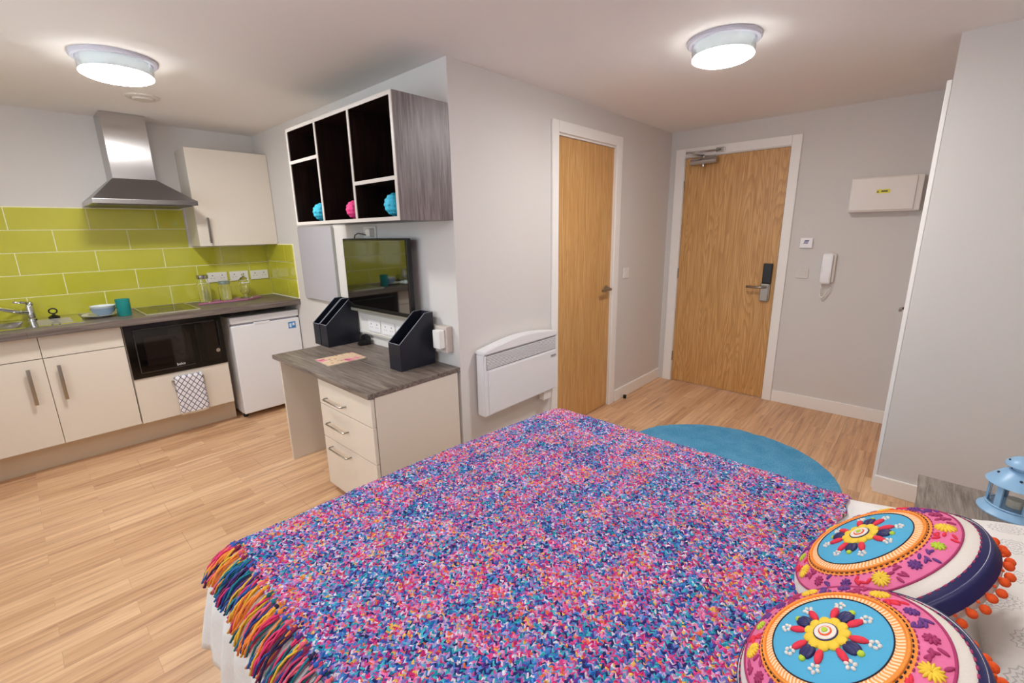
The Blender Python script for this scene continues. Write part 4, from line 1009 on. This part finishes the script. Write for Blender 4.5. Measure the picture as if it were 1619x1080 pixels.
    for i in range(11): blob(bm, .15, 2*PI*i/11, .013*k, .0125*k, .005)
    lathe(bm, [(0, Z(0)+.0045), (.034*k, Z(.034*k)+.0045), (.038*k, Z(.038*k))], (0, 0, 0), 32, cap=False); fl = ob('flower', bm, CM['yellow']); 
    for r_, mt, nm_, zz in ((.025, CM['navy'], 'flower_ring', .0055), (.0225, CM['white'], 'flower_disc', .0065), (.0135, CM['pom'], 'flower_ring', .0075), (.0105, CM['white'], 'flower_disc', .0085), (.006, CM['lime'], 'flower_bead', .0105)):
        bm = bmesh.new(); lathe(bm, [(0, Z(0)+zz), (r_*k, Z(0)+zz), (r_*k, Z(0)+zz-.002)], (0, 0, 0), 24, cap=False); obj(nm_, bm, mt, t, org=(0, 0, 0))
    for i in range(4):
        a = PI/4+i*PI/2
        bm = bmesh.new()
        for q in (-1, 0, 1): blob(bm, .255+.012*(q == 0), a+q*.10, .017*k, .009*k, .005)
        ob('navy_petals', bm, CM['navy'])
        for s in (-1, 1):
            bm = bmesh.new(); blob(bm, .265, a+s*.42, .019*k, .0085*k, .005); ob('red_petal', bm, CM['red'])
        bm = bmesh.new(); blob(bm, .335, a, .006, .006, .004); ob('green_bud', bm, CM['lime'])
    for i in range(8):
        a = PI/8+i*PI/4; f = .385 if i % 2 else .37
        bm = bmesh.new(); c = (f*R0*math.cos(a), f*R0*math.sin(a))
        for q in range(5):
            aa = a+2*PI*q/5; px, py = c[0]+.0065*math.cos(aa), c[1]+.0065*math.sin(aa); r_ = math.hypot(px, py); blob(bm, r_/R0, math.atan2(py, px), .004, .003, .003, aa)
        ob('white_flower', bm, CM['white'])
    # border flowers
    for i in range(14):
        a = 2*PI*i/14+.2; kind = i % 3; f = .745; cx_, cy_ = f*R0*math.cos(a), f*R0*math.sin(a)
        bm = bmesh.new(); n = 14 if kind == 0 else 9; rad_ = (.019 if kind == 0 else .013)*k
        for q in range(n):
            aa = 2*PI*q/n; px, py = cx_+rad_*.55*math.cos(aa), cy_+rad_*.55*math.sin(aa); blob(bm, math.hypot(px, py)/R0, math.atan2(py, px), rad_*.55, .0032*k, .0035, aa-math.atan2(py, px))
        ob('border_flower', bm, (CM['yellow'], CM['magenta'], CM['lime'])[kind] if i % 2 == 0 or kind == 0 else CM['purple'])
        bm = bmesh.new()
        for q in range(6):
            aa = a+.22+random.uniform(-.09, .09); ff = f+random.uniform(-.08, .08); blob(bm, ff, aa, .0085, .0032, .003, random.uniform(0, 3))
        ob('thread_leaves', bm, (CM['magenta'], CM['purple'], CM['red'])[i % 3])
    NP = 52
    for i in range(NP):
        a = 2*PI*i/NP; bm = bmesh.new(); ball(bm, (R0*1.025*math.cos(a), R0*1.025*math.sin(a), -.030-.006*(i % 2)), .0088, 0, 10); ball(bm, (R0*1.01*math.cos(a), R0*1.01*math.sin(a), -.022), .003, 0, 6); ob('pompom', bm, CM['pom'])
    return t
cushion((.852, .0, .705), (-.16, .62, 1), .188, 'round embroidered cushion with blue disc, nearer of the two on the bed', .2)
cushion((1.243, -.024, .685), (-.03, .82, 1), .207, 'round embroidered cushion with blue disc, farther one beside the bedside table', .5)

# ---------------------------------------------------------------- bedside table, lantern
t = thing('bedside_table', (2.09, -.34, 0), 'grey wood bedside table between the bed and the right wall', 'bedside table')
b = B(); box(b, 1.955, 2.257, -.60, -.094, .478, .5, bev=.002); obj('table_top', b, BEDW, t)
b = B(); box(b, 1.96, 2.25, -.595, -.118, .04, .478); obj('body', b, BEDW, t)
b = B(); box(b, 1.963, 2.247, -.1175, -.1, .28, .472, bev=.002); dd = obj('drawer', b, BEDW, t)
b = B(); tube(b, [(2.03, -.1, .375), (2.03, -.075, .375), (2.15, -.075, .375), (2.15, -.1, .375)], .005, 8); obj('handle', b, NICKEL, dd)
b = B(); box(b, 1.963, 2.247, -.1175, -.1, .045, .275, bev=.002); obj('drawer', b, BEDW, t)
b = B(); box(b, 1.97, 2.235, -.58, -.13, .001, .04); obj('plinth', b, BLACK, t)
LB = M('#8fbbe0', .35, name='light_blue_enamel')
lc = Vector((2.135, -.335, .5008)); t = thing('lantern', lc, 'light blue metal candle lantern on the bedside table', 'lantern')
def lp(prof): b = B(); lathe(b, prof, lc, 36); return b
obj('base', lp([(0, 0), (.088, 0), (.088, .004), (.074, .016), (.07, .022), (0, .022)]), LB, t, smooth='auto')
for i in range(6):
    a = i*PI/3+.3; b = B(); p = lc+Vector((.066*math.cos(a), .066*math.sin(a), .02)); box(b, p.x-.003, p.x+.003, p.y-.009, p.y+.009, p.z, p.z+.088, rot=Matrix.Rotation(a, 3, 'Z')); obj('post', b, LB, t)
b = B(); tube(b, [lc+Vector((.068*math.cos(a), .068*math.sin(a), .026)) for a in [i*PI/18 for i in range(36)]], .0035, 6, closed=True); tube(b, [lc+Vector((.068*math.cos(a), .068*math.sin(a), .105)) for a in [i*PI/18 for i in range(36)]], .0035, 6, closed=True); obj('frame_ring', b, LB, t)
obj('glass_cylinder', (lambda b: (lathe(b, [(.061, .024), (.061, .106), (.059, .106), (.059, .024)], lc, 36, cap=False), b)[1])(B()), GLASS, t, smooth='auto')
b = lp([(.082, .106), (.078, .112), (.05, .142), (.03, .156), (.028, .156), (.05, .138), (.076, .108)]); rf = obj('roof', b, LB, t, smooth='auto')
b = lp([(.026, .155), (.026, .168), (.046, .172), (.044, .18), (.03, .194), (.012, .202), (0, .203)]); obj('cap', b, LB, t, smooth='auto')
b = B()
for i in range(5):
    a = i*2*PI/5+.5
    ball(b, lc+Vector((.056*math.cos(a), .056*math.sin(a), .137)), .004, 0, 8); ball(b, lc+Vector((.0375*math.cos(a), .0375*math.sin(a), .188)), .003, 0, 8)
obj('vent_holes', b, M('#1e2a38', .6, name='dark_holes_blue'), t)
b = lp([(0, .0225), (.02, .0225), (.02, .05), (0, .052)]); obj('candle', b, M('#efe6d2', .5, name='candle_wax'), label='small cream candle standing inside the blue lantern', cat='candle', smooth='auto')
bpy.context.view_layer.update()
